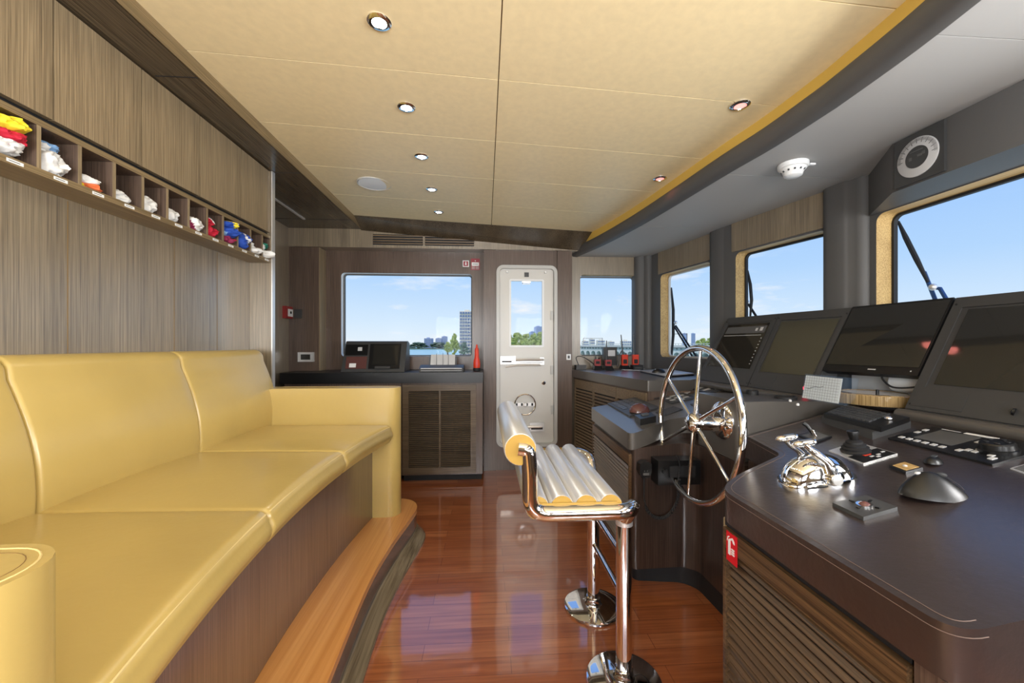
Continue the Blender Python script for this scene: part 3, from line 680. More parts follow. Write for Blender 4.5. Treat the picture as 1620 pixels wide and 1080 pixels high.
FL = [
 (1, -1.43, .04, (.055, .047, .026), ['f_white'], 'white folded flag at the bottom of the leftmost pigeonhole, under the red one', 0),
 (1, -1.42, .064, (.055, .045, .022), ['f_red'], 'crimson red folded flag between yellow and white ones, leftmost pigeonhole', .1),
 (1, -1.425, .100, (.06, .047, .024), ['f_yellow', 'f_yellow', 'f_yellow', 'f_white'], 'bright yellow flag with white hem on top in the leftmost pigeonhole', .1),
 (2, -1.425, .036, (.055, .045, .040), ['f_white'], 'big white crumpled flag filling the second pigeonhole from the left', 0),
 (2, -1.435, .093, (.04, .035, .018), ['f_lblue', 'f_white'], 'light blue flag lying on the big white flag, second pigeonhole', 0),
 (3, -1.42, .012, (.045, .042, .012), ['f_yellow', 'f_orange'], 'small yellow flag under a white one in the third pigeonhole', 0),
 (3, -1.425, .034, (.04, .038, .018), ['f_white'], 'small white flag on a yellow scrap in the third pigeonhole', 0),
 (4, -1.43, .024, (.045, .045, .022), ['f_white'], 'low white folded flag alone in the fourth pigeonhole', 0),
 (5, -1.42, .036, (.035, .038, .034), ['f_white'], 'white upright flag roll alone in the fifth pigeonhole', 0),
 (6, -1.42, .032, (.03, .036, .030), ['f_white'], 'small white flag alone in the sixth pigeonhole', 0),
 (7, -1.415, .032, (.05, .048, .030), ['f_white', 'f_maroon', 'f_white'], 'white flag with maroon stripes in the seventh pigeonhole', 0),
 (8, -1.42, .030, (.045, .044, .030), ['f_white', 'f_red'], 'white and red flag in the eighth pigeonhole', 0),
 (8, -1.42, .082, (.028, .03, .018), ['f_red', 'f_white'], 'small red flag on the white and red one, eighth pigeonhole', 0),
 (9, -1.42, .022, (.05, .047, .022), ['f_red', 'f_maroon'], 'red flag at the bottom of the overflowing ninth pigeonhole', .1),
 (9, -1.405, .060, (.055, .046, .024), ['f_blue', 'f_lblue', 'f_white'], 'blue and pale blue flag bulging from the ninth pigeonhole', .35),
 (9, -1.41, .103, (.05, .045, .018), ['f_white', 'f_yellow', 'f_blue'], 'white yellow and blue flag topmost in the ninth pigeonhole', .35),
 (10, -1.41, .05, (.055, .046, .044), ['f_blue', 'f_white', 'f_blue'], 'blue and white striped flag stuffed into the tenth pigeonhole', .2),
 (11, -1.41, .020, (.05, .047, .018), ['f_white'], 'white flag hanging forward from the eleventh pigeonhole', .3),
 (11, -1.43, .052, (.035, .036, .02), ['f_orange', 'f_white'], 'orange and white flag on a white one, eleventh pigeonhole', 0),
 (12, -1.405, .024, (.05, .032, .022), ['f_maroon', 'f_white'], 'maroon flag poking out of the last pigeonhole', .5),
 (12, -1.42, .072, (.045, .032, .024), ['f_green', 'f_white', 'f_green'], 'green flag on the maroon one in the last pigeonhole', .1)]
for n, (i, x, dz, r, cols, lb, st) in enumerate(FL): flag((x, cell(i), Z0 + dz), r, cols, lb, n + 3, st)
# ================================================================== FAR COUNTER AND LEFT CABINETS
bm = new(); box(bm, -1.80, -.022, 3.62, 4.095, .905, 1.0); link('counter', bm, 'black', label='long black leather edged counter under the far left window', cat='counter', bev=.008, bseg=3)
def cab(name, lb, x0, x1, y0, mid, door):
    t = thing(name, ((x0 + x1) / 2, y0 + .1, 0), lb, 'cabinet')
    bm = new(); box(bm, x0, x1, y0 + .02, 3.94, .06, .90); link('body', bm, 'wood_dark', t, bev=.002)
    bm = new(); box(bm, x0 + .01, x1 - .01, y0 + .06, 3.94, 0, .06); link('kick', bm, 'blackm', t)
    if door:
        bm = new(); louver(bm, (x0 + .01, y0 + .02, .075), (1, 0, 0), (0, 0, 1), (0, -1, 0), x1 - x0 - .07, .81, .055, .05, .055, .06, .0175, .018, mid)
        d = link('door', bm, ['wood_louv', 'wood_louv', 'blackm'], t)
    return t
cab('louvred_cabinet', 'dark oak cabinet with twin louvre panels between the sofa and the door', -.76, -.026, 3.66, .335, True)
cab('base_cabinet', 'dark wooden base cabinet under the far counter, behind the sofa armrest', -1.79, -.765, 3.66, 0, False)
# instrument box on the counter
xz = lambda px, py, y: AY(px, py, y)
t = thing('instrument_box', (-1.15, 3.85, 1.0), 'black sloped instrument box with radio and screen on the far counter', 'console')
q = [AY(540, 581, 3.72), AY(636, 581, 3.72), AY(640, 541, 3.86), AY(545, 541, 3.86)]; q = [Vector(p) for p in q]
q[0].z = q[1].z = 1.001
bm = new(); prism_axis(bm, [(3.72, 1.001), (3.86, q[2].z), (3.875, q[2].z + .008), (3.90, q[2].z + .01), (3.98, q[2].z - .01), (4.0, 1.001)], q[0].x - .005, q[1].x + .02, 'X'); link('housing', bm, 'bezel', t, bev=.008, bseg=3)
def q2(u0, u1, v0, v1, d0, d1, name, m, par, **k):
    bm = new()
    def P(u, v, d): b0, b1, t1, t0 = q; p = b0 * (1 - u) * (1 - v) + b1 * u * (1 - v) + t1 * u * v + t0 * (1 - u) * v; return p + Vector((0, -.86, .5)) * d
    hexa(bm, [P(u0, v0, d0), P(u1, v0, d0), P(u1, v1, d0), P(u0, v1, d0), P(u0, v0, d1), P(u1, v0, d1), P(u1, v1, d1), P(u0, v1, d1)])
    return link(name, bm, m, par, **k)
q2(.04, .40, .55, .90, 0, .008, 'radio_unit', 'black', t, bev=.002)
q2(.24, .31, .68, .80, .008, .014, 'radio_knob', 'key', t)
q2(.06, .40, .10, .50, 0, .004, 'wood_plate', 'mdome', t)
q2(.12, .23, .14, .27, .004, .006, 'paper_note', 'f_white', t)
s_ = q2(.44, .95, .10, .92, 0, .010, 'monitor', 'black', t, bev=.003)
q2(.50, .92, .22, .88, .010, .012, 'screen', 'screen', s_)
q2(.55, .80, .08, .15, .010, .02, 'latch', 'bezel', s_)
# printer
t = thing('printer', (-.385, 3.76, 1.0), 'small black portable printer holding a paper sheet on the far counter', 'printer')
bm = new(); pr = [(3.66, 1.001), (3.86, 1.001), (3.87, 1.03), (3.85, 1.058), (3.74, 1.062), (3.655, 1.035)]
prism_axis(bm, pr, -.60, -.20, 'X'); link('body', bm, 'bezel', t, bev=.008, bseg=3)
bm = new(); box(bm, -.585, -.215, 3.649, 3.657, 1.03, 1.038); box(bm, -.585, -.215, 3.652, 3.662, 1.012, 1.016); link('paper_slot', bm, 'key', t)
bm = new(); hexa(bm, [(-.52, 3.80, 1.055), (-.29, 3.80, 1.055), (-.29, 3.86, 1.155), (-.52, 3.86, 1.155), (-.52, 3.806, 1.055), (-.29, 3.806, 1.055), (-.29, 3.866, 1.155), (-.52, 3.866, 1.155)]); link('paper_sheet', bm, 'key', t)
bm = new()
bm.free()
for x in (-.46, -.40, -.35): bm = new(); box(bm, x - .0015, x + .0015, 3.79, 3.80, 1.06, 1.17); link('paper_guide', bm, 'bezel', t)
for x in (-.53, -.28): bm = new(); box(bm, x - .006, x + .006, 3.83, 3.85, 1.055, 1.13); link('side_guide', bm, 'bezel', t)
# torch
t = thing('torch', (-.08, 3.75, 1.0), 'red hand torch standing upright at the right end of the far counter', 'torch')
bm = new(); lathe(bm, [(.031, 0), (.035, .012), (.035, .03), (.031, .032)], (-.082, 3.76, 1.001), n=20); link('lens_ring', bm, 'blackm', t)
bm = new(); lathe(bm, [(.031, .03), (.033, .05), (.031, .10), (.021, .13), (.019, .20), (.016, .215), (.010, .22), (.008, .245), (.004, .25)], (-.082, 3.76, 1.001), n=20); link('barrel', bm, 'orange', t)
bm = new(); box(bm, -.09, -.074, 3.715, 3.735, 1.05, 1.11); link('switch', bm, 'red', t, bev=.003)
# thermostat, call point, switch plate, notices
t = thing('thermostat', (-1.72, 3.94, 1.06), 'silver framed black climate display on the dark pilaster by the sofa', 'thermostat')
a = AY(472, 572, 3.945); b_ = AY(497, 557, 3.945)
bm = new(); box(bm, a[0], b_[0], 3.93, 3.949, a[2], b_[2]); link('frame', bm, 'steel', t, bev=.004)
bm = new(); box(bm, a[0] + .03, b_[0] - .03, 3.926, 3.93, a[2] + .02, b_[2] - .02); link('display', bm, 'screen', t)
t = thing('fire_call_point', (-1.87, 3.76, 1.52), 'red fire call point box on the side wall past the lockers', 'alarm')
a = AX(447, 503, -1.879); b_ = AX(460, 486, -1.879)
bm = new(); box(bm, -1.88, -1.845, a[1], b_[1], a[2], b_[2]); link('box', bm, 'dred', t, bev=.004)
bm = new(); box(bm, -1.845, -1.842, a[1] + .03, b_[1] - .03, a[2] + .02, b_[2] - .025); link('glass_plate', bm, 'white', t)
bm = new(); lathe(bm, [(.013, 0), (.013, .004)], (-1.842, (a[1] + b_[1]) / 2, (a[2] + b_[2]) / 2), (1, 0, 0), 14); link('button', bm, 'blackm', t)
bm = new(); a = AY(466, 503, 3.949); b_ = AY(478, 489, 3.949); box(bm, a[0], b_[0], 3.94, 3.949, a[2], b_[2]); link('switch_plate', bm, 'bezel', label='dark blank switch plate on the pilaster beside the fire call point', cat='switch', bev=.003)
def plate(x0, x1, y, z0, z1, th=.003): bm = new(); box(bm, x0, x1, y - th, y, z0, z1); return bm
a = AY(732, 422, 4.099); b_ = AY(742, 412, 4.099)
t = thing('alarm_sign', ((a[0] + b_[0]) / 2, 4.098, a[2]), 'small square red sign with white border above the far left window', 'sign')
link('board', plate(a[0], b_[0], 4.099, a[2], b_[2]), 'white', t)
link('field', plate(a[0] + .008, b_[0] - .008, 4.0955, a[2] + .008, b_[2] - .008, .001), 'sign2', t)
bm = new(); lathe(bm, [(.009, 0), (.009, .001)], ((a[0] + b_[0]) / 2, 4.0944, a[2] + .027), (0, -1, 0), 12); box(bm, (a[0] + b_[0]) / 2 - .005, (a[0] + b_[0]) / 2 + .005, 4.0935, 4.0944, a[2] + .03, b_[2] - .014); link('pictogram', bm, 'white', t)
a = AY(745, 427, 4.099); b_ = AY(759, 409, 4.099)
t = thing('warning_sign', ((a[0] + b_[0]) / 2, 4.098, a[2]), 'red notice with a white text bar, right of the square red sign', 'sign')
link('board', plate(a[0], b_[0], 4.099, a[2], b_[2]), 'sign2', t)
h = b_[2] - a[2]
link('text_bar', plate(a[0] + .008, b_[0] - .008, 4.0955, a[2] + .36 * h, a[2] + .66 * h, .001), 'white', t)
bm = new()
for i in range(4): box(bm, a[0] + .018 + i * .014, a[0] + .028 + i * .014, 4.0935, 4.0944, a[2] + .48 * h, a[2] + .54 * h)
link('lettering', bm, 'blackm', t)
bm = new()
for v in (.08, .17, .26): box(bm, a[0] + .008, a[0] + .042, 4.0945, 4.0955, a[2] + v * h, a[2] + (v + .04) * h); box(bm, a[0] + .048, b_[0] - .008, 4.0945, 4.0955, a[2] + v * h, a[2] + (v + .04) * h)
box(bm, (a[0] + b_[0]) / 2 - .006, (a[0] + b_[0]) / 2 + .006, 4.0945, 4.0955, a[2] + .76 * h, a[2] + .84 * h)
link('fine_print', bm, 'key', t)
# air grille in the far header
t = thing('air_grille', (-.62, 3.94, 2.23), 'dark slatted air grille in the wooden header above the far left window', 'vent')
a = AY(590, 387, 3.944); b_ = AY(750, 373, 3.944)
for x0, x1 in ((a[0], (a[0] + b_[0]) / 2 - .01), ((a[0] + b_[0]) / 2 + .01, b_[0])):
    bm = new(); box(bm, x0, x1, 3.9435, 3.9455, a[2], b_[2]); g = link('opening', bm, 'blackm', t)
    bm = new()
    for i in range(4): z = a[2] + (b_[2] - a[2]) * (.1 + i * .24); hexa(bm, [(x0, 3.938, z), (x1, 3.938, z), (x1, 3.9435, z + .008), (x0, 3.9435, z + .008), (x0, 3.936, z + .007), (x1, 3.936, z + .007), (x1, 3.9435, z + .013), (x0, 3.9435, z + .013)])
    link('slats', bm, 'wood_x', g)
a = AY(896, 569, 3.949); b_ = AY(903, 560, 3.949)
bm = new(); box(bm, a[0], b_[0], 3.942, 3.949, a[2], b_[2]); t = link('socket_plate', bm, 'white', label='tiny white socket plate on the pilaster beside the chart table', cat='socket', bev=.002)
bm = new(); box(bm, a[0] + .012, b_[0] - .012, 3.940, 3.942, a[2] + .014, b_[2] - .014); link('insert', bm, 'keyk', t)
# ================================================================== CEILING FITTINGS
def downlight(px, py, white, lb, on=1):
    k = -.05; r_ = ray(px, py); tt = (2.43 + k * 1.2 - ZC) / (r_[2] - k * r_[0]); x, y, z = r_[0] * tt, r_[1] * tt, ZC + r_[2] * tt
    t = thing('downlight', (x, y, z), lb, 'light', 'white ceiling downlights' if white else 'red ceiling lamps')
    bm = new(); lathe(bm, [(.024, -.001), (.026, -.007), (.036, -.007), (.042, -.003), (.042, .003), (.024, .003)], (x, y, z), n=28); link('rim', bm, 'chrome', t)
    bm = new(); lathe(bm, [(.0235, -.0045), (.0235, .002)], (x, y, z), n=24); link('lamp', bm, 'bulb' if white else 'bulbr', t)
    d = bpy.data.lights.new('downlight_beam', 'SPOT'); d.energy = 6.5 if white else .8; d.spot_size = math.radians(125); d.spot_blend = .8; d.shadow_soft_size = .03
    d.color = (1, .975, .92) if white else (1, .25, .2)
    o = bpy.data.objects.new('downlight_beam', d); COL.objects.link(o); o.parent = t; o.location = (0, 0, -.03)
for (px, py), lb in zip(((600, 34), (643, 169), (667, 247), (683, 299), (694, 335)), ('nearest and largest white downlight in the beige ceiling', 'second nearest white downlight of the ceiling row', 'third white downlight of the ceiling row, in its middle', 'fourth white downlight, beside the round speaker', 'farthest and smallest white downlight, near the far wall')): downlight(px, py, True, lb)
downlight(1171, 166, False, 'nearer red ceiling lamp by the grey soffit'); downlight(1044, 282, False, 'farther red ceiling lamp by the grey soffit')
# more of the same lamps behind the camera
for x, y in ((-.37, .93), (-.36, .40)):
    d = bpy.data.lights.new('downlight_beam', 'SPOT'); d.energy = 6.5; d.spot_size = math.radians(125); d.spot_blend = .8; d.shadow_soft_size = .03; d.color = (1, .975, .92)
    o = bpy.data.objects.new('downlight_beam', d); COL.objects.link(o); o.location = (x, y, cz(x) - .03)
t = thing('ceiling_speaker', (-.80, 2.93, 2.408), 'round white speaker grille in the beige ceiling, left of the downlights', 'speaker')
z = cz(-.8)
bm = new(); lathe(bm, [(.108, .004), (.112, -.004), (.116, -.006), (.12, 0), (.12, .004)], (-.80, 2.93, z), n=40); link('rim', bm, 'doorf', t)
bm = new(); lathe(bm, [(.108, .003), (.108, -.003), (.06, -.005), (.0, -.0055)], (-.80, 2.93, z), n=40); link('grille', bm, 'white', t)
t = thing('smoke_detector', (1.564, 1.92, 2.168), 'white smoke detector on the grey soffit', 'detector')
bm = new(); lathe(bm, [(.0, 0), (.068, 0), (.068, -.012), (.064, -.022), (.058, -.024)], (1.56, 1.925, 2.167), n=32); link('base', bm, 'white', t)
bm = new(); lathe(bm, [(.058, -.024), (.056, -.032), (.044, -.046), (.040, -.060), (.030, -.066), (0, -.067)], (1.56, 1.925, 2.167), n=32); link('sensor', bm, 'white', t)
bm = new()
for i in range(12):
    a = 2 * PI * i / 12; obox(bm, (1.56 + .0505 * math.cos(a), 1.925 + .0505 * math.sin(a), 2.167 - .039), .003, .008, .009, (0, .6, a))
link('vent_slot', bm, 'keyk', t)
bm = new(); obox(bm, (1.64, 1.90, 2.158), .03, .014, .008); link('tab', bm, 'white', t)
# ================================================================== HELM STOOL
st = thing('helm_stool', (.51, 1.66, 0), 'chrome helm stool with silver rollers for seat and backrest, in the middle of the floor', 'stool')
PN, PF = 1.445, 1.865          # posts
YN, YF = 1.292, 2.02           # side frames of the seat, overhanging the posts
for y, py_ in ((YN, PN), (YF, PF)):
    bm = new(); lathe(bm, [(.135, 0), (.138, .004), (.136, .012), (.12, .018), (.04, .022), (.034, .03), (.033, .055), (.030, .058)], (.512, py_, .0005), n=48); base = link('base_plate', bm, 'chrome', st)
    bm = new(); lathe(bm, [(.0285, .05), (.0285, .62)], (.512, py_, 0), n=28); link('post', bm, 'chrome', st)
    s = 1 if y < py_ else -1
    pth = fillet([(.105, y, .912), (.138, y, .908), (.145, y, .83), (.145, y, .697), (.475, y, .697), (.518, y + .07 * s, .690), (.513, py_, .60)], .085, 9)
    bm = new(); tube(bm, pth, .0255, 18); link('side_frame', bm, 'chrome', st, smooth=60)
    bm = new(); lathe(bm, [(.0, .0), (.031, 0), (.031, .018), (0, .018)], (.513, py_, .585), n=28); link('collar', bm, 'steel', st)
for z in (.46, .31):
    bm = new(); tube(bm, [(.512, PN + .02, z), (.512, PF - .02, z)], .0115, 12); link('crossbar', bm, 'chrome', st)
for i in range(4):
    x = .172 + .083 * i; z = .708
    bm = new(); lathe(bm, [(.0385, YN + .024), (.0405, YN + .028), (.0405, YF - .028), (.0385, YF - .024)], (x, 0, z), (0, 1, 0), 32); r_ = link('seat_roller', bm, 'steel', st)
    for y0 in (YN + .020, YF - .024):
        bm = new(); lathe(bm, [(.038, y0), (.038, y0 + .004)], (x, 0, z), (0, 1, 0), 28); link('roller_cap', bm, 'cap', r_)
bm = new(); lathe(bm, [(.051, YN - .005), (.054, YN), (.054, YF), (.051, YF + .005)], (.113, 0, .910), (0, 1, 0), 40); r_ = link('back_roller', bm, 'steel', st)
for y0 in (YN - .008, YF + .004):
    bm = new(); lathe(bm, [(.050, y0), (.050, y0 + .004)], (.113, 0, .910), (0, 1, 0), 32); link('roller_cap', bm, 'cap', r_)
for y in (YN + .012, YF - .016):
    bm = new(); box(bm, .17, .44, y, y + .004, .700, .726); link('side_plate', bm, 'cap', st, bev=.001)
# ================================================================== CONSOLES
def dslab(bm, poly, h0, h1, mi=0): prism(bm, poly, lambda x, y: deskz(x) + h0, lambda x, y: deskz(x) + h1, mi)
def roundpoly(pts, r, n=6):
    out = []; m = len(pts)
    for i in range(m):
        p = Vector(pts[i][:2]); a = Vector(pts[i - 1][:2]) - p; b_ = Vector(pts[(i + 1) % m][:2]) - p
        rr = (pts[i][2] if len(pts[i]) > 2 else r); rr = min(rr, a.length * .45, b_.length * .45); a.normalize(); b_.normalize()
        if rr < 1e-4: out.append((p.x, p.y)); continue
        for k in range(n + 1):
            t = k / n; q = (p + a * rr) * (1 - t) ** 2 + p * 2 * t * (1 - t) + (p + b_ * rr) * t * t; out.append((q.x, q.y))
    return out
# port desk (beyond the wheel)
LD = roundpoly([(.752, 2.80, .02), (.728, 1.96, .05), (.86, 2.02, .08), (1.0, 2.118, .06), (1.10, 2.10, .05), (1.15, 2.0, 0), (1.74, 2.0, 0), (1.65, 2.42, 0), (1.60, 2.675, 0), (1.105, 2.675, 0), (1.08, 2.80, .01)], .03)
t = thing('console_desk', (1.1, 2.4, 0), 'grey leather topped console desk with louvred side, beyond the steering wheel', 'console')
bm = new(); dslab(bm, LD, -.085, 0); link('top', bm, 'ltop', t, bev=.010, bseg=3, smooth=45)
LB = roundpoly([(.775, 2.79, 0), (.752, 1.99, .03), (1.02, 2.00, .02), (1.08, 1.95, .03), (1.09, 1.61, 0), (1.60, 1.61, 0), (1.58, 2.67, 0), (1.10, 2.67, 0), (1.08, 2.79, 0)], .02)
bm = new(); prism(bm, LB, .10, lambda x, y: min(.74, deskz(x) - .086)); prism(bm, [(.90, 2.78), (.88, 2.12), (1.05, 2.14), (1.3, 2.02), (1.58, 2.02), (1.56, 2.66), (1.09, 2.66), (1.07, 2.78)], .70, lambda x, y: deskz(x) - .080); link('body', bm, 'wood_shaded', t, smooth=45)
LK = roundpoly([(.80, 2.77, 0), (.785, 2.065, .04), (1.03, 2.03, .04), (1.085, 1.97, .04), (1.10, 1.61, 0), (1.60, 1.61, 0), (1.58, 2.66, 0), (1.10, 2.66, 0), (1.08, 2.77, 0)], .02)
bm = new(); prism(bm, LK, 0, .0995); link('kick', bm, 'blackm', t)
bm = new(); louver(bm, (.7735, 2.785, .125), (-.0268, -1, 0), (0, 0, 1), (-1, .0268, 0), .775, .56, .012, .012, .055, .02, .0205, .014)
link('louvre_door', bm, ['wood_yd', 'wood_gy', 'blackm'], t)  # slats in lighter oak paint the bright highlights along them
# starboard desk (nearest the camera)
ND = roundpoly([(.735, 1.20, .055), (.835, 1.275, .05), (1.07, 1.375, .03), (1.11, 1.605, 0), (1.11, 1.632, 0), (1.60, 1.752, 0), (1.70, 1.772, 0), (1.775, 1.772, 0), (1.775, .57, 0), (.735, .572, .05)], .03, 8)
t = thing('helm_desk', (1.2, .95, 0), 'large brown leather topped helm desk with louvred side in the right foreground', 'console')
bm = new(); dslab(bm, ND, -.092, 0); link('top', bm, 'btop', t, bev=.010, bseg=4, smooth=45)
def inpoly(pts, d):
    out = []; m = len(pts)
    for i in range(m):
        a = Vector(pts[i - 1]); b_ = Vector(pts[(i + 1) % m]); tt = (b_ - a)
        if tt.length < 1e-6: out.append(pts[i]); continue
        tt.normalize(); out.append((pts[i][0] + tt.y * -d * SGN, pts[i][1] + tt.x * d * SGN))
    return out
SGN = 1
A2 = sum(ND[i - 1][0] * ND[i][1] - ND[i][0] * ND[i - 1][1] for i in range(len(ND)))
if A2 < 0: SGN = -1
for d, h in ((.012, .0006), ):
    ip = [p for p in inpoly(ND, d) if p[0] < 1.2]
    ip = sorted(ip, key=lambda p: 0)
bm = new(); NB = [(.762, 1.20), (.80, 1.235), (.84, 1.255), (1.06, 1.35), (1.10, 1.42), (1.10, 1.60), (1.2, 1.60), (1.59, 1.60), (1.68, 1.60), (1.68, .60), (.765, .60)]
prism(bm, NB, .10, lambda x, y: deskz(x) - .093); link('body', bm, 'wood_shaded', t, smooth=40)
bm = new(); prism(bm, [(.82, 1.19), (1.09, 1.33), (1.12, 1.60), (1.2, 1.60), (1.59, 1.60), (1.68, 1.60), (1.68, .63), (.82, .63)], 0, .0995); link('kick', bm, 'blackm', t)
bm = new(); box(bm, .752, .7625, .655, 1.205, .685, .709); link('shadow_gap', bm, 'blackm', t)
bm = new(); louver(bm, (.762, 1.200, .12), (0, -1, 0), (0, 0, 1), (-1, 0, 0), .545, .562, .012, .012, .06, .02, .0265, .02)
link('louvre_door', bm, ['wood_yd', 'wood_yd', 'blackm'], t)
bm = new(); box(bm, .748, .762, .60, .648, .11, .70); link('stile', bm, 'wood_dark', t, bev=.002)
bm = new(); lathe(bm, [(.012, .11), (.012, .70)], (.766, 1.214, 0), n=14); link('corner_post', bm, 'wood', t)
# stitching round the top edge
stp = [p for p in ND if p[0] < 1.12]
i_ = next(i for i in range(len(ND)) if ND[i][0] < 1.0 and ND[i - 1][0] >= 1.0)
seq = [ND[(i_ + k) % len(ND)] for k in range(len(ND))]; seq = [p for p in seq if p[0] < 1.78]
cen = Vector((1.15, .95))
def off(seq, d):
    out = []
    for i, p in enumerate(seq):
        a = Vector(seq[max(i - 1, 0)]); b_ = Vector(seq[min(i + 1, len(seq) - 1)]); q = (b_ - a); 
        if q.length < 1e-6: continue
        q.normalize(); n = Vector((q.y, -q.x)); 
        if (cen - Vector(p)).dot(n) < 0: n = -n
        out.append(Vector(p) + n * d)
    return out
bm = new(); pts = off(seq, .017); tube(bm, [(p.x, p.y, deskz(p.x) + .0004) for p in pts], .0008, 5); link('stitching', bm, mat('stitch_thread', srgb(112, 94, 86), .7), t)
bm = new(); pts = off(seq, -.0005); tube(bm, [(p.x, p.y, deskz(p.x) - .014) for p in pts], .0008, 5); link('stitching', bm, bpy.data.materials['stitch_thread'], t)
# fire extinguisher sign on the louvred door
t = thing('extinguisher_sign', (.741, 1.16, .60), 'red fire extinguisher sign at the top corner of the helm desk louvres', 'sign')
y0, y1, z0, z1 = 1.178, 1.128, .592, .680
bm = new(); box(bm, .739, .7415, y1, y0, z0, z1); link('board', bm, 'redsign', t)
bm = new(); yy = lambda u: y0 + (y1 - y0) * u; zz = lambda v: z0 + (z1 - z0) * v
prism_axis(bm, [(yy(.22), zz(.25)), (yy(.42), zz(.25)), (yy(.42), zz(.72)), (yy(.36), zz(.78)), (yy(.28), zz(.78)), (yy(.22), zz(.72))], .7375, .739, 'X')
prism_axis(bm, [(yy(.36), zz(.80)), (yy(.62), zz(.88)), (yy(.80), zz(.78)), (yy(.82), zz(.70)), (yy(.70), zz(.72)), (yy(.60), zz(.80)), (yy(.40), zz(.74))], .7375, .739, 'X')
prism_axis(bm, [(yy(.10), zz(.70)), (yy(.16), zz(.84)), (yy(.30), zz(.88)), (yy(.30), zz(.84)), (yy(.18), zz(.80)), (yy(.13), zz(.68))], .7375, .739, 'X')
for v in (.30, .38, .46): prism_axis(bm, [(yy(.52), zz(v)), (yy(.80), zz(v)), (yy(.80), zz(v + .05)), (yy(.52), zz(v + .05))], .7375, .739, 'X')
link('pictogram', bm, 'f_white', t)
# wheel housing between the two desks
BK = roundpoly([(1.088, 1.99, .03), (1.088, 1.64, .04), (1.60, 1.765, .01), (1.70, 1.785, 0), (1.70, 1.98, 0)], .02)
bm = new(); prism(bm, BK, .742, lambda x, y: 1.004 - .036 * (x - 1.09)); link('wheel_housing', bm, 'ltop', label='charcoal leather housing that carries the steering wheel between the desks', cat='console', bev=.010, bseg=3, smooth=45)
# ================================================================== STEERING WHEEL
wh = thing('steering_wheel', (1.07, 1.76, .89), 'large six spoked chrome steering wheel on the leather housing', 'wheel')
C0 = Vector((.952, 1.76, .893)); TL = math.radians(4)
EY = Vector((0, -1, 0)); EZ = Vector((math.sin(TL), 0, math.cos(TL))); AXW = Vector((-math.cos(TL), 0, math.sin(TL)))
bm = new(); tube(bm, [C0 + EY * .343 * math.cos(2 * PI * i / 96) + EZ * .343 * math.sin(2 * PI * i / 96) for i in range(96)], .0145, 14, closed=True); link('rim', bm, 'chrome', wh, smooth=80)
HB = C0 - AXW * .0
for k in range(6):
    a = math.radians(90 + 60 * k - 2); d = EY * math.cos(a) + EZ * math.sin(a)
    bm = new(); tube(bm, [HB + d * .03, HB + d * .19, C0 + d * .340], [.0098, .0085, .007], 12); link('spoke', bm, 'chrome', wh)
bm = new(); lathe(bm, [(.026, -.03), (.044, -.02), (.046, -.005), (.045, .010), (.038, .024), (.024, .032), (0, .035)], HB, AXW, 36); link('hub', bm, 'chrome', wh)
bm = new(); lathe(bm, [(.032, -.135), (.032, -.02)], HB, AXW, 24); link('shaft', bm, 'chrome', wh)
bm = new(); lathe(bm, [(.086, 0), (.086, .006), (.076, .018), (.05, .026), (.03, .03), (0, .03)], (1.0875, 1.762, .902), (-1, 0, 0), 40); link('flange', bm, 'chrome', wh)
# ================================================================== MONITORS ON THE DASH
Bt = [Vector(p) for p in ((1.565, 2.86, .988), (1.645, 2.40, .982), (1.705, 1.985, .976), (1.72, 1.53, .984), (1.72, .92, .984))]
Tp = [Vector(p) for p in ((1.79, 2.83, 1.445), (1.87, 2.415, 1.448), (1.935, 1.975, 1.446), (1.965, 1.54, 1.446), (1.965, .93, 1.446))]
def Q(i, v0=0, v1=1): return (Bt[i].lerp(Tp[i], v0), Bt[i + 1].lerp(Tp[i + 1], v0), Bt[i + 1].lerp(Tp[i + 1], v1), Bt[i].lerp(Tp[i], v1))
# dash behind: leather apron and the shelf under the windshield
bm = new(); prism(bm, [(1.62, 2.66), (1.70, 2.40), (1.785, 1.985), (1.785, 1.51), (1.785, .92), (2.06, .92), (2.06, 2.05), (1.93, 2.6), (1.92, 2.66)], .70, .980); link('dash_plinth', bm, 'grey', label='dark grey dash plinth carrying the monitors under the windshield', cat='console', bev=.004)
def housing(i, lb):
    t = thing('monitor', tuple((Bt[i] + Bt[i + 1]) / 2), lb, 'monitor', 'monitors on the dash')
    q = Q(i); bm = new(); g = .003
    pts = [quadp(q, g, 0, 0), quadp(q, 1 - g, 0, 0), quadp(q, 1 - g, 1, 0), quadp(q, g, 1, 0)]
    bk = [Vector((pts[0].x + .12, pts[0].y, .985)), Vector((pts[1].x + .12, pts[1].y, .985)), Vector((pts[2].x + .015, pts[2].y, pts[2].z - .02)), Vector((pts[3].x + .015, pts[3].y, pts[3].z - .02))]
    hexa(bm, pts + bk); link('housing', bm, 'bezel', t, bev=.003)
    bm = new()
    for u0, u1, v0, v1 in ((.01, .99, .90, .985), (.01, .07, .01, .90), (.93, .99, .01, .90), (.07, .93, .01, .20)): qbox(bm, q, u0, u1, v0, v1, .0002, .005)
    link('bezel', bm, 'bezel', t, bev=.0015)
    bm = new()
    for u in (.03, .97):
        for v in (.05, .93): c = quadp(q, u, v, .005); n = (quadp(q, u, v, .01) - c).normalized(); lathe(bm, [(.004, 0), (.004, .002), (.002, .003)], c, n, 10)
    link('screw', bm, 'blackm', t)
    return t, q
t, q = housing(0, 'leftmost slanted black monitor with a grey header strip on the dash')
bm = new(); qbox(bm, q, .10, .90, .24, .88, .0005, .003); s_ = link('screen', bm, 'screen', t)
bm = new(); qbox(bm, q, .12, .88, .74, .84, .003, .0036); link('header_strip', bm, 'dscreen', s_)
bm = new()
for i in range(9): qbox(bm, q, .86, .875, .30 + .045 * i, .31 + .045 * i, .003, .0036)
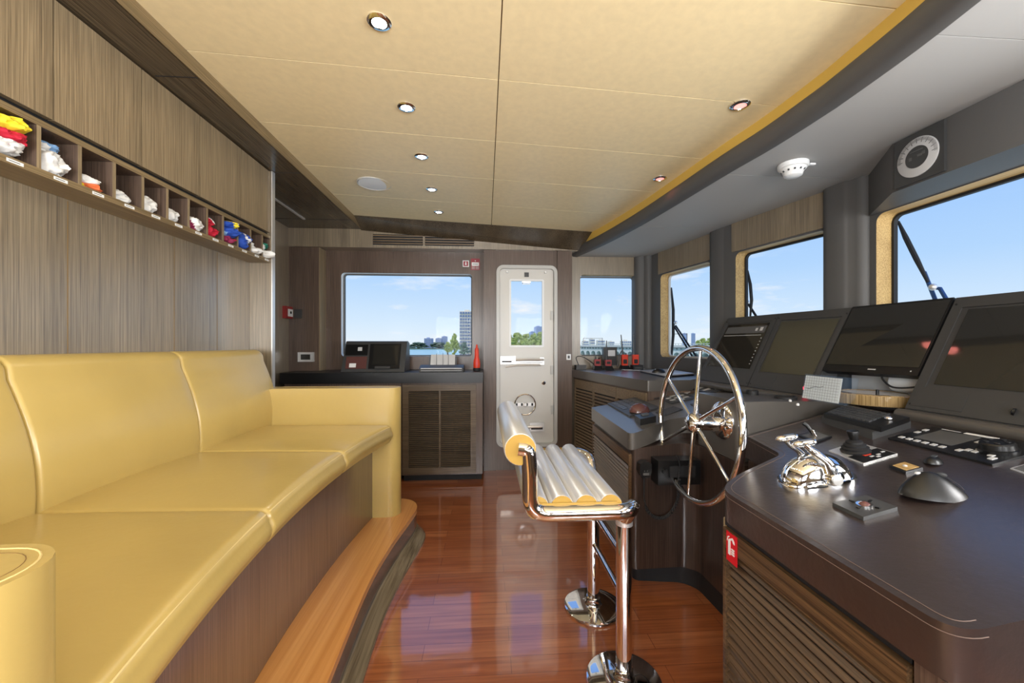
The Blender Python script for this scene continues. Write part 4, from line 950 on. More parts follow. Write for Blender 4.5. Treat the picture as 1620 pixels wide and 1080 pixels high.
qbox(bm, q, .12, .84, .705, .712, .003, .0036); qbox(bm, q, .70, .74, .77, .81, .0036, .0042); qbox(bm, q, .78, .83, .77, .82, .0036, .0042)
link('screen_marks', bm, 'key', s_)
t, q = housing(1, 'second slanted black monitor from the left with an olive ceiling reflection on its screen')
bm = new(); qbox(bm, q, .10, .90, .22, .88, .0005, .003); link('screen', bm, 'screen_reflect', t)
bm = new(); qbox(bm, q, .10, .42, .03, .17, .005, .007); link('control_flap', bm, 'bezel', t, bev=.001)
bm = new(); c = quadp(q, .90, .085, .006); n = (quadp(q, .9, .085, .02) - c).normalized()
for k in range(8):
    a = 2 * PI * k / 8; uu = (q[1] - q[0]).normalized(); vv = n.cross(uu)
    lathe(bm, [(.0028, 0), (.0028, .002)], c + uu * .013 * math.cos(a) + vv * .013 * math.sin(a), n, 8)
tube(bm, [c + uu * .007 * math.cos(2 * PI * k / 16) + vv * .007 * math.sin(2 * PI * k / 16) + n * .001 for k in range(16)], .0015, 6, closed=True)
link('indicator_led', bm, 'led', t, 'glowing red round indicator')
# third: thin flat monitor over an open bay
t = thing('monitor', tuple((Bt[2] + Bt[3]) / 2 + Vector((.08, 0, .17))), 'wide flat black monitor mounted above the open bay with papers', 'monitor', 'monitors on the dash')
q = Q(2, .29, 1.0)
bm = new(); qbox(bm, q, .005, .995, 0, 1, -.03, .006); link('housing', bm, 'black', t, bev=.004)
bm = new(); qbox(bm, q, .02, .98, .10, .97, .006, .0085); link('screen', bm, 'screen', t)
bm = new(); qbox(bm, q, .52, .60, .045, .06, .006, .0072); qbox(bm, q, .92, .93, .045, .06, .006, .0075); link('maker_mark', bm, 'key', t)
bm = new(); hexa(bm, [quadp(q, .0, 0, -.03), quadp(q, 1, 0, -.03), quadp(q, 1, .98, -.03), quadp(q, 0, .98, -.03), Vector((1.98, q[0].y, 1.30)), Vector((2.0, q[1].y, 1.30)), quadp(q, 1, .98, -.045), quadp(q, 0, .98, -.045)]); link('rear_cowl', bm, 'blackm', t)
t, q = housing(3, 'rightmost large slanted black monitor cut by the picture edge')
bm = new(); qbox(bm, q, .11, .97, .235, .88, .0005, .003); link('screen', bm, 'screen', t)
bm = new(); qbox(bm, q, .03, .32, .04, .17, .005, .007); link('control_flap', bm, 'bezel', t, bev=.001)
bm = new(); c = quadp(q, .55, .09, .006); n = (quadp(q, .5, .09, .02) - c).normalized(); lathe(bm, [(.012, 0), (.012, .006), (.009, .008)], c, n, 16); c = quadp(q, .66, .10, .006); lathe(bm, [(.012, 0), (.010, .014), (.006, .018)], c, n, 16); link('knob', bm, 'black', t)
# padded rolls at the foot of the monitors
for a, b_, lb in ((0, 2, 'left'), (3, 4, 'right')):
    bm = new(); pth = [Bt[i] + Vector((-.022, 0, -.020)) for i in range(a, b_ + 1)]
    tube(bm, pth, .024, 14); link('padded_roll', bm, 'ltop', label='rounded grey padded roll at the foot of the %s monitors' % ('two left' if lb == 'left' else 'rightmost'), cat='trim')
# open bay under the third monitor: white box back, clutter
bm = new(); box(bm, 1.97, 1.985, 1.52, 2.02, .981, 1.16); link('bay_panel', bm, 'white', label='white panel at the back of the open bay under the flat monitor', cat='panel')
t = thing('paper_roll', (1.90, 1.62, 1.03), 'white paper roll lying on the compass ring in the open bay', 'paper')
bm = new(); lathe(bm, [(.0, 0), (.045, 0), (.045, .16), (.02, .16), (.02, .15)], (1.90, 1.56, 1.078), (0, 1, 0), 28); link('roll', bm, 'white', t)
bm = new(); tube(bm, [(1.90 + .035 * math.cos(a / 12 * PI), 1.559, 1.078 + .035 * math.sin(a / 12 * PI)) for a in range(24)], .002, 5, closed=True); link('rim', bm, 'key', t)
bm = new(); prism_axis(bm, [(1.79, 1.085), (1.71, 1.07), (1.79, 1.045)], 1.955, 1.965, 'X'); link('pennant', bm, 'f_red', label='small red pennant standing in the open bay beside the paper roll', cat='flag')
bm = new(); tube(bm, smooth_path([(1.80, 1.70, 1.115), (1.79, 1.68, 1.09), (1.77, 1.62, 1.065), (1.79, 1.56, 1.07), (1.83, 1.53, 1.09), (1.85, 1.54, 1.11)], 6), .004, 8); link('cable', bm, 'blackm', label='black cable looping down under the flat monitor', cat='cable')
# clear acrylic chart holder
t = thing('chart_holder', (1.50, 1.62, .995), 'clear acrylic holder with a white gridded chart on the wheel housing', 'holder')
pa = Vector((1.47, 1.765, .999)); pb = Vector((1.47, 1.50, .999)); U = (pb - pa)
bm = new(); hexa(bm, [pa, pb, pb + Vector((.02, 0, .115)), pa + Vector((.02, 0, .115)), pa + Vector((.004, 0, 0)), pb + Vector((.004, 0, 0)), pb + Vector((.024, 0, .115)), pa + Vector((.024, 0, .115))]); link('sleeve', bm, 'acryl', t)
bm = new(); o_ = Vector((.006, 0, .004)); hexa(bm, [pa + o_, pa + U * .72 + o_, pa + U * .72 + Vector((.0245, 0, .108)), pa + Vector((.0245, 0, .108)), pa + o_ + Vector((.001, 0, 0)), pa + U * .72 + o_ + Vector((.001, 0, 0)), pa + U * .72 + Vector((.0255, 0, .108)), pa + Vector((.0255, 0, .108))]); ch = link('chart', bm, 'white', t)
bm = new()
def cp(u, v): return pa + U * u + Vector((.0045 + .0175 * v, 0, .004 + .106 * v))
for i in range(1, 14): a = cp(.05 * i, .02); b_ = cp(.05 * i, .98); tube(bm, [a, b_], .0004, 4)
for j in range(1, 9): a = cp(.01, j / 9); b_ = cp(.70, j / 9); tube(bm, [a, b_], .0004, 4)
tube(bm, [cp(.05, .45), cp(.12, .42), cp(.18, .5), cp(.25, .55), cp(.32, .52), cp(.4, .6)], .0009, 4)
link('chart_lines', bm, 'dscreen', ch)
# wooden compass ring
t = thing('compass_ring', (1.67, 1.60, .995), 'round wooden compass ring with a clear cover behind the keyboard', 'compass')
c = (1.80, 1.735, .9815)
bm = new(); lathe(bm, [(.0, .0), (.160, .0), (.162, .004), (.162, .044), (.158, .048), (.118, .048), (.114, .038), (0, .038)], c, n=48); link('ring', bm, wood('ring_wood', srgb(120, 96, 60), srgb(200, 170, 120), axis='Z', rough=.2, coat=.6), t)
bm = new(); lathe(bm, [(0, .039), (.113, .039), (.113, .045), (.06, .049), (0, .050)], c, n=40); link('cover', bm, 'key', t)
bm = new(); lathe(bm, [(.006, .038), (.006, .058), (.004, .06)], (1.74, 1.66, .99), n=12); link('pin', bm, 'black', t)
# round bezels on the housing
for (px, py, r, lb, nm) in ((1190, 622, .028, 'black round socket on the wheel housing, close to the wheel rim', 'socket'), (1243, 628, .046, 'flat black round gauge on the wheel housing, beside the chart', 'gauge')):
    x, y, z = AZ(px, py, 1.0); z = 1.004 - .036 * (x - 1.09)
    t = thing(nm, (x, y, z), lb, nm)
    bm = new(); lathe(bm, [(r, 0), (r, .012 if r > .04 else .02), (r * .85, .016 if r > .04 else .024), (r * .8, .010), (0, .010)], (x, y, z - .001), n=32); link('bezel', bm, 'blackm', t)
    bm = new(); lathe(bm, [(r * .75, .010), (r * .7, .012), (0, .013)], (x, y, z), n=28); link('face', bm, 'screen', t)
t = thing('slip_switch', (1.30, 1.62, .995), 'pair of tiny white knobs on the wheel housing near the chart holder', 'switch')
for px, py in ((1262, 640), (1250, 633)):
    x, y, z = AZ(px, py, 1.0); z = 1.004 - .036 * (x - 1.09); bm = new(); lathe(bm, [(.006, 0), (.006, .006), (.004, .010)], (x, y, z), n=12); link('knob', bm, 'key', t)
# ================================================================== THINGS ON THE HELM DESK
def AH(px, py, h):
    """point on the tilted desk plane raised by h"""
    r = ray(px, py); t = (.80 + h - .16 * .74 - ZC) / (r[2] - .16 * r[0]); return Vector((r[0] * t, r[1] * t))
def q2p(q, u, v): return q[0] * (1 - u) * (1 - v) + q[1] * u * (1 - v) + q[2] * u * v + q[3] * (1 - u) * v
def qslab(bm, q, u0, u1, v0, v1, h0, h1, mi=0):
    P = [q2p(q, u, v) for u, v in ((u0, v0), (u1, v0), (u1, v1), (u0, v1))]; dslab(bm, [tuple(p) for p in P], h0, h1, mi)
DN = Vector((-.158, 0, .987))
def dp(x, y, h=0): return Vector((x, y, deskz(x))) + DN * h
# keyboard on its pad
kp = [AH(1300, 664, .012), AH(1380, 690, .012), AH(1441, 672, .012), AH(1350, 648, .012)]
bm = new(); dslab(bm, [tuple(p) for p in kp], 0, .028); link('keyboard_pad', bm, 'bezel', label='thick black pad lying under the small keyboard', cat='pad', bev=.006, bseg=3)
kq = [AH(1303, 654, .045), AH(1394, 676, .045), AH(1439, 660, .045), AH(1338, 640, .045)]
t = thing('keyboard', tuple(dp(*q2p(kq, .5, .5), .03)), 'small black keyboard with built in trackball on the black pad', 'keyboard')
bm = new(); qslab(bm, kq, 0, 1, 0, 1, .0285, .046); link('case', bm, 'black', t, bev=.004, bseg=3)
for j in range(5):
    for i in range(12):
        if j == 0 and i in (4, 5, 6): continue
        bm = new(); qslab(bm, kq, .035 + .062 * i, .035 + .062 * i + .052, .10 + .165 * j, .10 + .165 * j + .135, .046, .051); link('key', bm, 'keyk', t)
bm = new(); qslab(bm, kq, .035 + .062 * 4, .035 + .062 * 6 + .052, .10, .235, .046, .051); link('space_key', bm, 'keyk', t)
bm = new(); c = q2p(kq, .89, .6); blob(bm, dp(c.x, c.y, .05), .013, .013, .010, 16, 10); link('trackball', bm, 'chrome', t)
# engine throttle: chrome mound with two levers
tc_ = AD(1283, 772); tx, ty = .985, 1.125
t = thing('engine_throttle', (tx, ty, deskz(tx)), 'chrome twin lever engine throttle on the brown leather desk', 'throttle')
O = Vector((tx, ty, deskz(tx)))
ax1 = Vector((.995, -.10, .16)).normalized(); ax2 = DN.cross(ax1).normalized()
def TP(a, b_, h): return O + ax1 * a + ax2 * b_ + DN * h
def mound(b0, b1, R, H, nm, m='chrome', sq=1.0):
    bm = new(); rings = []
    for k in range(9):
        s = k / 8; b_ = b0 + (b1 - b0) * s; e_ = (1 - .30 * abs(2 * s - 1) ** 2.6) if b1 - b0 > .05 else 1
        rings.append([TP(R * e_ * math.cos(PI * i / 16), b_, max(0, H * e_ * math.sin(PI * i / 16) ** .85)) for i in range(17)])
    loft(bm, rings); return link(nm, bm, m, t, smooth=50)
bm = new(); rings = []
for k, (sc, h) in enumerate(((1.0, 0), (1.0, .012), (.97, .018))): rings.append([TP(.104 * sc * math.copysign(abs(math.cos(a)) ** .7, math.cos(a)),   .060 * sc * math.copysign(abs(math.sin(a)) ** .7, math.sin(a)), h) for a in [2 * PI * i / 40 for i in range(40)]])
loft(bm, rings); link('base', bm, 'chrome', t)
mound(-.050, .050, .094, .084, 'cover'); mound(-.0035, .0035, .0965, .0862, 'centre_rib')
bm = new(); lathe(bm, [(.020, .044), (.020, .064), (.017, .070), (0, .071)], TP(.012, 0, .030), -ax2 if ax2.y > 0 else ax2, 24); link('pivot_boss', bm, 'chrome', t)
bm = new(); lathe(bm, [(.014, .070), (.014, .0735), (0, .0745)], TP(.012, 0, .030), -ax2 if ax2.y > 0 else ax2, 20); link('boss_cap', bm, 'steel', t)
sg = -1 if ax2.y > 0 else 1
for s, lean, nm in ((sg, -.026, 'lever'), (-sg, -.034, 'lever')):
    bb = .057 * s
    bm = new(); tube(bm, smooth_path([TP(.012, bb, .03), TP(.004, bb, .075), TP(lean, bb * .75, .112), TP(lean - .012, bb * .62, .128)], 6), [.013] * 6 + [.0115] * 6 + [.010] * 7, 14); lv = link('lever', bm, 'chrome', t, smooth=60)
    bm = new(); rings = []
    cc = TP(lean - .010, bb * .58, .134)
    for k in range(9):
        s2 = -1 + 2 * k / 8; w_ = math.sqrt(max(0, 1 - abs(s2) ** 3.5)) * .9 + .1
        rings.append([cc + ax1 * (.036 * s2) + ax2 * (.012 * w_ * math.cos(2 * PI * i / 16)) + DN * (.010 * w_ * math.sin(2 * PI * i / 16)) for i in range(16)])
    loft(bm, rings); link('lever_grip', bm, 'chrome', lv, smooth=60)
# small black lever unit behind the throttle
t = thing('trim_lever', tuple(dp(1.30, 1.53)), 'small black lever on a square plate behind the throttle', 'lever')
lq = [AH(1262, 690, 0), AH(1290, 702, 0), AH(1316, 692, 0), AH(1290, 683, 0)]
bm = new(); qslab(bm, lq, 0, 1, 0, 1, 0.0002, .006); pl_ = link('plate', bm, 'black', t, bev=.001)
bm = new(); qslab(bm, lq, .1, .9, .1, .9, .006, .0068); link('plate_face', bm, 'dscreen', pl_)
c = q2p(lq, .35, .6); bm = new(); tube(bm, [dp(c.x, c.y, .004), dp(c.x - .012, c.y + .012, .04), dp(c.x - .02, c.y + .02, .052)], [.006, .008, .009], 10); link('lever', bm, 'black', t)
c2 = q2p(lq, .55, .5); bm = new(); tube(bm, [dp(c2.x, c2.y, .004), dp(c2.x - .004, c2.y + .008, .03)], .006, 10); link('chrome_lever', bm, 'chrome', t)
# joystick plate
t = thing('joystick', tuple(dp(1.26, 1.26)), 'black rubber booted joystick on a silver and black plate', 'joystick')
jq = [AH(1311, 714, 0), AH(1366, 735, 0), AH(1420, 719, 0), AH(1354, 700, 0)]
bm = new(); qslab(bm, jq, 0, 1, 0, 1, .0002, .004); pl_ = link('plate', bm, 'steel', t, bev=.001)
bm = new(); qslab(bm, jq, .56, .985, .03, .97, .004, .0048); link('black_field', bm, 'black', pl_)
bm = new(); qslab(bm, jq, .66, .74, .35, .55, .0048, .0056); link('orange_button', bm, 'orange', pl_)
bm = new()
for a, b_ in ((.8, .4), (.8, .6), (.88, .5), (.75, .8)): qslab(bm, jq, a, a + .05, b_, b_ + .10, .0048, .0056)
link('button', bm, 'key', pl_)
jc = AH(1354, 716, 0)
bm = new(); lathe(bm, [(.040, 0), (.042, .006), (.036, .010), (.038, .016), (.030, .020), (.031, .026), (.023, .030), (.023, .036), (.012, .042)], dp(jc.x, jc.y, .004), DN, 32); link('boot', bm, 'blackm', t)
bm = new(); lathe(bm, [(.011, .040), (.013, .05), (.017, .066), (.016, .072), (0, .073)], dp(jc.x, jc.y, .004), DN, 18); link('stick', bm, 'black', t)
# small square plate
t = thing('indicator_plate', tuple(dp(1.26, 1.11)), 'small square black edged plate with a tan face beside the ergonomic mouse', 'plate')
sq_ = [AH(1407, 737, .006), AH(1433, 747, .006), AH(1460, 740, .006), AH(1431, 730, .006)]
bm = new(); qslab(bm, sq_, 0, 1, 0, 1, .0002, .008); link('frame', bm, 'black', t, bev=.001)
bm = new(); qslab(bm, sq_, .1, .9, .1, .9, .008, .009); link('face', bm, 'tan', t)
bm = new(); c = q2p(sq_, .5, .5); blob(bm, dp(c.x, c.y, .009), .006, .006, .004, 12, 8); link('button', bm, 'key', t)
# ball control plate near the desk edge
t = thing('ball_control', tuple(dp(.96, .95)), 'square black plate with a glossy ball in its centre, nearest the desk edge', 'control')
bq = [AH(1317, 797, .006), AH(1366, 820, .006), AH(1420, 804, .006), AH(1370, 785, .006)]
bm = new(); qslab(bm, bq, 0, 1, 0, 1, .0002, .010); link('plate', bm, 'bezel', t, bev=.002)
c = q2p(bq, .5, .52)
bm = new(); lathe(bm, [(.017, 0), (.017, .003), (.013, .003)], dp(c.x, c.y, .010), DN, 26); link('ring', bm, 'chrome', t)
bm = new(); blob(bm, dp(c.x, c.y, .009), .013, .013, .010, 20, 12); link('ball', bm, 'mdome', t)
for a in (20, 110, 200, 290):
    bm = new(); a = math.radians(a); p_ = dp(c.x + .027 * math.cos(a), c.y + .027 * math.sin(a), .0115); obox(bm, p_, .010, .006, .003, (0, -.158, a)); link('button', bm, 'black', t)
# ergonomic mouse
t = thing('ergonomic_mouse', tuple(dp(1.12, .93)), 'large black domed ergonomic mouse on the brown leather desk', 'mouse')
mc = dp(1.140, .942)
def mf(p):
    h = max(0, p.z) / .060; k = 1 - .10 * h
    return Vector((p.x * (1 - .42 * h ** 1.2) - .004 * h, p.y * (1 - .40 * h ** 1.2) + .008 * h, max(p.z, 0)))
bm = new(); blob(bm, mc, .074, .044, .060, 36, 20, mf, rot=math.radians(-14)); link('shell', bm, 'black', t, smooth=60)
bm = new(); blob(bm, mc + Vector((.028, .012, .049)), .020, .007, .008, 16, 8, rot=math.radians(-14)); link('wheel', bm, 'blackm', t)
bm = new(); blob(bm, mc + Vector((-.022, .018, .053)), .008, .006, .004, 12, 8); link('thumb_button', bm, 'key', t)
bm = new(); tube(bm, smooth_path([mc + Vector((.000, .012, .0595)), mc + Vector((.02, -.005, .054)), mc + Vector((.040, -.022, .037)), mc + Vector((.052, -.028, .021))], 6), .0008, 5); link('button_seam', bm, 'blackm', t)
# little mouse
t = thing('small_mouse', tuple(dp(1.33, 1.13)), 'tiny dark mouse shaped remote between the plates and the instrument panel', 'mouse')
c = AH(1477, 729, .006); bm = new(); blob(bm, dp(c.x, c.y, .001), .030, .020, .020, 20, 12, lambda p: Vector((p.x, p.y * (1 - .2 * max(0, p.z) / .02), max(p.z, 0))), rot=math.radians(20)); link('shell', bm, 'black', t, smooth=60)
bm = new(); obox(bm, dp(c.x + .004, c.y, .020), .018, .010, .003, (0, -.158, .3)); link('button', bm, 'keyk', t, bev=.001)
# instrument panel with dial
t = thing('autopilot_panel', tuple(dp(1.5, 1.2)), 'black control panel with grey screen and big dial in front of the rightmost monitor', 'panel')
pq = [AH(1405, 693, .004), AH(1570, 735, .004), AH(1668, 708, .004), AH(1476, 675, .004)]
bm = new(); qslab(bm, pq, 0, 1, 0, 1, .0002, .006); bd = link('body', bm, 'black', t, bev=.001)
bm = new(); qslab(bm, pq, .14, .52, .28, .86, .006, .0066); link('display', bm, 'dscreen', bd)
bm = new(); qslab(bm, pq, .34, .62, .90, .97, .006, .0066); link('paper_strip', bm, 'f_white', bd)
bm = new(); qslab(bm, pq, .12, .3, .92, .95, .006, .0064); link('lettering', bm, 'key', bd)
for i in range(6): bm = new(); qslab(bm, pq, .05 + .085 * i, .05 + .085 * i + .045, .12, .20, .006, .008); link('button', bm, 'key', bd)
for u, v in ((.03, .5), (.03, .68), (.57, .6), (.57, .74), (.66, .22), (.72, .22), (.70, .34), (.78, .30), (.85, .22), (.62, .14), (.90, .12)): bm = new(); qslab(bm, pq, u, u + .04, v, v + .09, .006, .008); link('button', bm, 'key', bd)
c = AH(1580, 714, .006)
bm = new(); lathe(bm, [(.042, 0), (.043, .010), (.038, .012), (.037, .026), (.033, .030), (0, .031)], dp(c.x, c.y, .006), DN, 36); dl = link('dial', bm, 'black', t)
bm = new()
for k in range(5): a = 2 * PI * k / 5; lathe(bm, [(.006, 0), (.006, .0015)], dp(c.x + .022 * math.cos(a), c.y + .022 * math.sin(a), .0372), DN, 10)
link('finger_hole', bm, 'blackm', dl)
cq = [AH(1598, 742, 0), AH(1650, 760, 0), AH(1700, 745, 0), AH(1640, 730, 0)]
t = thing('steel_plate', tuple(dp(*q2p(cq, .5, .5))), 'silver edged grey plate at the right picture edge of the helm desk', 'plate')
bm = new(); qslab(bm, cq, 0, 1, 0, 1, .0002, .003); link('edge', bm, 'steel', t)
bm = new(); qslab(bm, cq, .06, .94, .06, .94, .003, .004); link('face', bm, 'dscreen', t)
# ================================================================== THINGS ON THE PORT DESK
t = thing('trackball_keyboard', tuple(dp(.87, 2.32)), 'grey keypad panel with a large brown ball on the far desk', 'keyboard')
gq = [AH(961, 640, 0), AH(996, 660, .0), AH(1044, 646, .0), AH(1004, 630, 0)]
bm = new(); qslab(bm, gq, 0, 1, 0, 1, .0002, .010); bd = link('body', bm, 'bezel', t, bev=.002)
for j in range(4):
    for i in range(6):
        bm = new(); qslab(bm, gq, .05 + .10 * i, .05 + .10 * i + .08, .10 + .2 * j, .10 + .2 * j + .15, .010, .013); link('key', bm, 'dscreen', bd)
c = AH(1012, 651, .006); bm = new(); blob(bm, dp(c.x, c.y, .006), .066, .055, .052, 28, 16, lambda p: Vector((p.x, p.y, max(p.z, 0))), rot=.3); link('ball', bm, 'mdome', t)
t = thing('handheld_remote', tuple(dp(.83, 2.05)), 'black boxy remote lying at the near edge of the far desk', 'remote')
rq = [AH(1004, 663, .01), AH(1013, 670, .01), AH(1038, 665, .01), AH(1030, 659, .01)]
bm = new(); qslab(bm, rq, 0, 1, 0, 1, .0002, .035); link('case', bm, 'black', t, bev=.006, bseg=3)
bm = new(); qslab(bm, rq, .2, .5, .3, .7, .035, .043); link('button', bm, 'keyk', t, bev=.002)
t = thing('blank_plate', tuple(dp(.95, 2.15)), 'flat grey blank plate beside the black remote on the far desk', 'plate')
rq = [AH(1037, 653, 0), AH(1052, 658, 0), AH(1080, 648, 0), AH(1066, 643, 0)]
bm = new(); qslab(bm, rq, 0, 1, 0, 1, .0002, .004); link('plate', bm, 'bezel', t, bev=.001)
bm = new()
for u, v in ((.08, .1), (.92, .1), (.92, .9), (.08, .9)): p_ = q2p(rq, u, v); lathe(bm, [(.003, 0), (.003, .002)], dp(p_.x, p_.y, .004), DN, 8)
link('screw', bm, 'blackm', t)
t = thing('thruster_joystick', tuple(dp(.97, 2.55)), 'short black control knob on a flat plate near the chart table corner', 'joystick')
rq = [AH(1023, 626, 0), AH(1036, 631, 0), AH(1056, 626, 0), AH(1042, 621, 0)]
bm = new(); qslab(bm, rq, 0, 1, 0, 1, .0002, .004); link('plate', bm, 'bezel', t, bev=.001)
c = q2p(rq, .5, .5); bm = new(); lathe(bm, [(.022, 0), (.018, .008), (.014, .02), (.016, .035), (.018, .045), (0, .047)], dp(c.x, c.y, .004), DN, 20); link('knob', bm, 'blackm', t)
def keypanel(name, lb, px, nu, nv, m='bezel', cat='panel', h=.006):
    rq = [AH(*p, 0) for p in px]; c = q2p(rq, .5, .5); t = thing(name, tuple(dp(c.x, c.y)), lb, cat)
    bm = new(); qslab(bm, rq, 0, 1, 0, 1, .0002, h); bd = link('body', bm, m, t, bev=.0015)
    for j in range(nv):
        for i in range(nu):
            bm = new(); u, v = .08 + .84 * i / nu, .12 + .78 * j / nv; qslab(bm, rq, u, u + .6 / nu, v, v + .6 / nv, h, h + .002); link('button', bm, 'key' if (i + j) % 2 else 'dscreen', bd)
    return t
keypanel('keypad', 'dark alarm button panel left of the wheel spokes on the far desk', ((1043, 631), (1062, 639), (1104, 630), (1080, 622)), 5, 3)
keypanel('radio_set', 'dark radio panel with pale buttons behind the wheel spokes', ((1092, 616), (1118, 625), (1152, 615), (1124, 606)), 5, 2, h=.012)
keypanel('light_switch', 'small dark switch panel beside the wheel hub on the far desk', ((1092, 640), (1100, 645), (1116, 640), (1107, 635)), 2, 1)
for px, py, lb in ((1081, 612, 'left of two black toggle levers on the white plate near the chart table'), (1096, 608, 'right of two black toggle levers on the white plate near the chart table')):
    c = AH(px, py, .01); t = thing('toggle_lever', tuple(dp(c.x, c.y)), lb, 'lever', 'toggle levers')
    bm = new(); lathe(bm, [(.016, 0), (.012, .012), (.008, .03)], dp(c.x, c.y, .004), DN, 14); link('boot', bm, 'blackm', t)
    bm = new(); obox(bm, dp(c.x, c.y, .045), .016, .024, .022, (0, 0, .3)); link('grip', bm, 'black', t, bev=.004)
rq = [AH(1070, 614, 0), AH(1086, 624, 0), AH(1106, 611, 0), AH(1094, 603, 0)]
bm = new(); qslab(bm, rq, 0, 1, 0, 1, .0002, .0035); link('lever_plate', bm, 'key', label='pale square plate under the two toggle levers', cat='plate')
# ---- handset, radio base and cable under the desk
t = thing('radio_transceiver', (.98, 1.94, .55), 'black radio transceiver box mounted under the far desk', 'radio')
bm = new(); box(bm, .845, 1.06, 1.90, 1.985, .56, .68); link('case', bm, 'black', t, bev=.01, bseg=3)
bm = new(); box(bm, .90, 1.03, 1.893, 1.90, .60, .655); link('front', bm, 'blackm', t, bev=.002)
bm = new(); lathe(bm, [(.014, 0), (.012, .014)], (.875, 1.90, .63), (0, -1, 0), 16); link('knob', bm, 'black', t)
t = thing('handset', (.79, 1.96, .56), 'black handheld microphone hanging at the corner under the far desk', 'microphone')
pr = [(.766, .615), (.770, .655), (.785, .665), (.815, .665), (.828, .655), (.828, .615), (.815, .585), (.78, .585)]
bm = new(); prism_axis(bm, pr, 1.935, 1.980, 'Y'); link('body', bm, 'black', t, bev=.006, bseg=3)
bm = new(); box(bm, .783, .812, 1.931, 1.935, .60, .612); box(bm, .788, .792, 1.931, 1.935, .618, .624); box(bm, .803, .807, 1.931, 1.935, .618, .624); link('key', bm, 'dscreen', t)
bm = new(); tube(bm, [(.797, 1.957, .586), (.797, 1.957, .46)], [.006, .003], 8); link('strain_relief', bm, 'blackm', t)
pts = smooth_path([(.93, 1.888, .71), (.945, 1.88, .66), (.94, 1.885, .56), (.935, 1.89, .48), (.90, 1.92, .40), (.85, 1.94, .385), (.81, 1.95, .42), (.80, 1.955, .47)], 30)
hel = []
for i, p in enumerate(pts):
    a = i * 1.25; r = .0065 if 40 < i < 190 else .001
    hel.append(Vector(p) + Vector((math.cos(a) * r, math.sin(a) * r * .6, math.sin(a) * r)))
bm = new(); tube(bm, hel, .0032, 6); link('coiled_cable', bm, 'blackm', label='black coiled microphone cable hanging below the far desk', cat='cable', smooth=60)
bm = new(); tube(bm, [(.985, 1.95, .545), (1.02, 1.935, .575)], .006, 8); link('cable_plug', bm, 'key', label='small white cable plug below the radio transceiver', cat='plug')
# ================================================================== CHART TABLE
ZT_ = 1.0
c0 = AZ(1025, 602, ZT_); c1 = AZ(1100, 597, ZT_)
CT = roundpoly([(.872, 3.94, 0), (c0[0] - .002, c0[1], .015), (1.45, c0[1] + .04, 0), (1.60, 2.87, 0), (1.86, 2.95, 0), (1.84, 3.2, 0), (1.70, 3.98, 0), (1.56, 4.03, 0), (1.5, 4.095, 0), (.872, 4.095, 0)], .01)
t = thing('chart_table', (1.3, 3.4, 0), 'dark leather topped chart table with louvred front in the far right corner', 'table')
bm = new(); prism(bm, CT, .925, 1.0); link('top', bm, 'ltop', t, bev=.008, bseg=3, smooth=40)
body = [(.90, 3.94), (c0[0] + .012, c0[1] + .03), (1.66, c0[1] + .05), (1.80, 3.0), (1.56, 4.0), (.90, 4.0)]
bm = new(); prism(bm, body, .08, .924); link('body', bm, 'wood_dark', t)
bm = new(); prism(bm, [(x + .03 if x < 1.2 else x, y) for x, y in body], 0, .079); link('kick', bm, 'blackm', t)
A = Vector((.90, 3.935, .09)); B = Vector((c0[0] + .012, c0[1] + .035, .09)); U = (B - A); ln = U.length; U.normalize(); W = Vector((U.y, -U.x, 0))
if W.x > 0: W = -W
for k in range(3):
    bm = new(); louver(bm, A + U * (ln * k / 3 + .002), U, (0, 0, 1), W, ln / 3 - .004, .82, .014, .010, .085, .03, .029, .014)
    link('louvre_door', bm, ['wood_gy', 'wood_gy', 'blackm'], t)
# items on it
def on(px, py, z=1.0): return AZ(px, py, z)
def handy(px, col, ant, lb, lean=0, y=3.93, h=.10, g='handheld radios in their chargers'):
    p = AY(px, 575, y); x = p[0]; t = thing('handheld_radio', (x, y, 1.0), lb, 'radio', g)
    bm = new(); hexa(bm, [(x - .045, y - .05, 1.001), (x + .045, y - .05, 1.001), (x + .045, y + .04, 1.001), (x - .045, y + .04, 1.001), (x - .034, y - .03, 1.04), (x + .034, y - .03, 1.04), (x + .034, y + .03, 1.045), (x - .034, y + .03, 1.045)]); link('charger', bm, 'black', t, bev=.003)
    bm = new(); hexa(bm, [(x - .028, y - .015, 1.03), (x + .028, y - .015, 1.03), (x + .028, y + .02, 1.03), (x - .028, y + .02, 1.03), (x - .03, y - .018, 1.03 + h), (x + .03, y - .018, 1.03 + h), (x + .03, y + .018, 1.03 + h), (x - .03, y + .018, 1.03 + h)]); bd = link('body', bm, col, t, bev=.004)
    bm = new(); box(bm, x - .018, x + .018, y - .022, y - .017, 1.06, 1.06 + h * .35); link('keypad', bm, 'blackm', bd)
    bm = new(); lathe(bm, [(.007, 0), (.006, .016)], (x + .016, y, 1.03 + h), n=10); link('knob', bm, 'black', t)
    bm = new(); tube(bm, [(x - .016, y, 1.03 + h), (x - .016 + lean, y, 1.03 + h + ant)], [.008, .005], 8); link('antenna', bm, 'black', t)
handy(945, 'dred', .03, 'leftmost dim red handheld radio on the chart table, with stub antenna', y=3.90, h=.075)
handy(962, 'dred', .19, 'dim red handheld radio in front of the black display box', 0, y=3.86, h=.07)
handy(988, 'orange', .20, 'bright red handheld radio left of the pair by the corner post', -.02, h=.12)
handy(1005, 'orange', .21, 'bright red handheld radio rightmost, next to the corner post', 0, h=.12)
t = thing('display_box', (1.20, 4.0, 1.0), 'black box with a small grey display at the chart table window', 'display')
a = AY(954, 572, 3.99); b_ = AY(975, 549, 3.99)
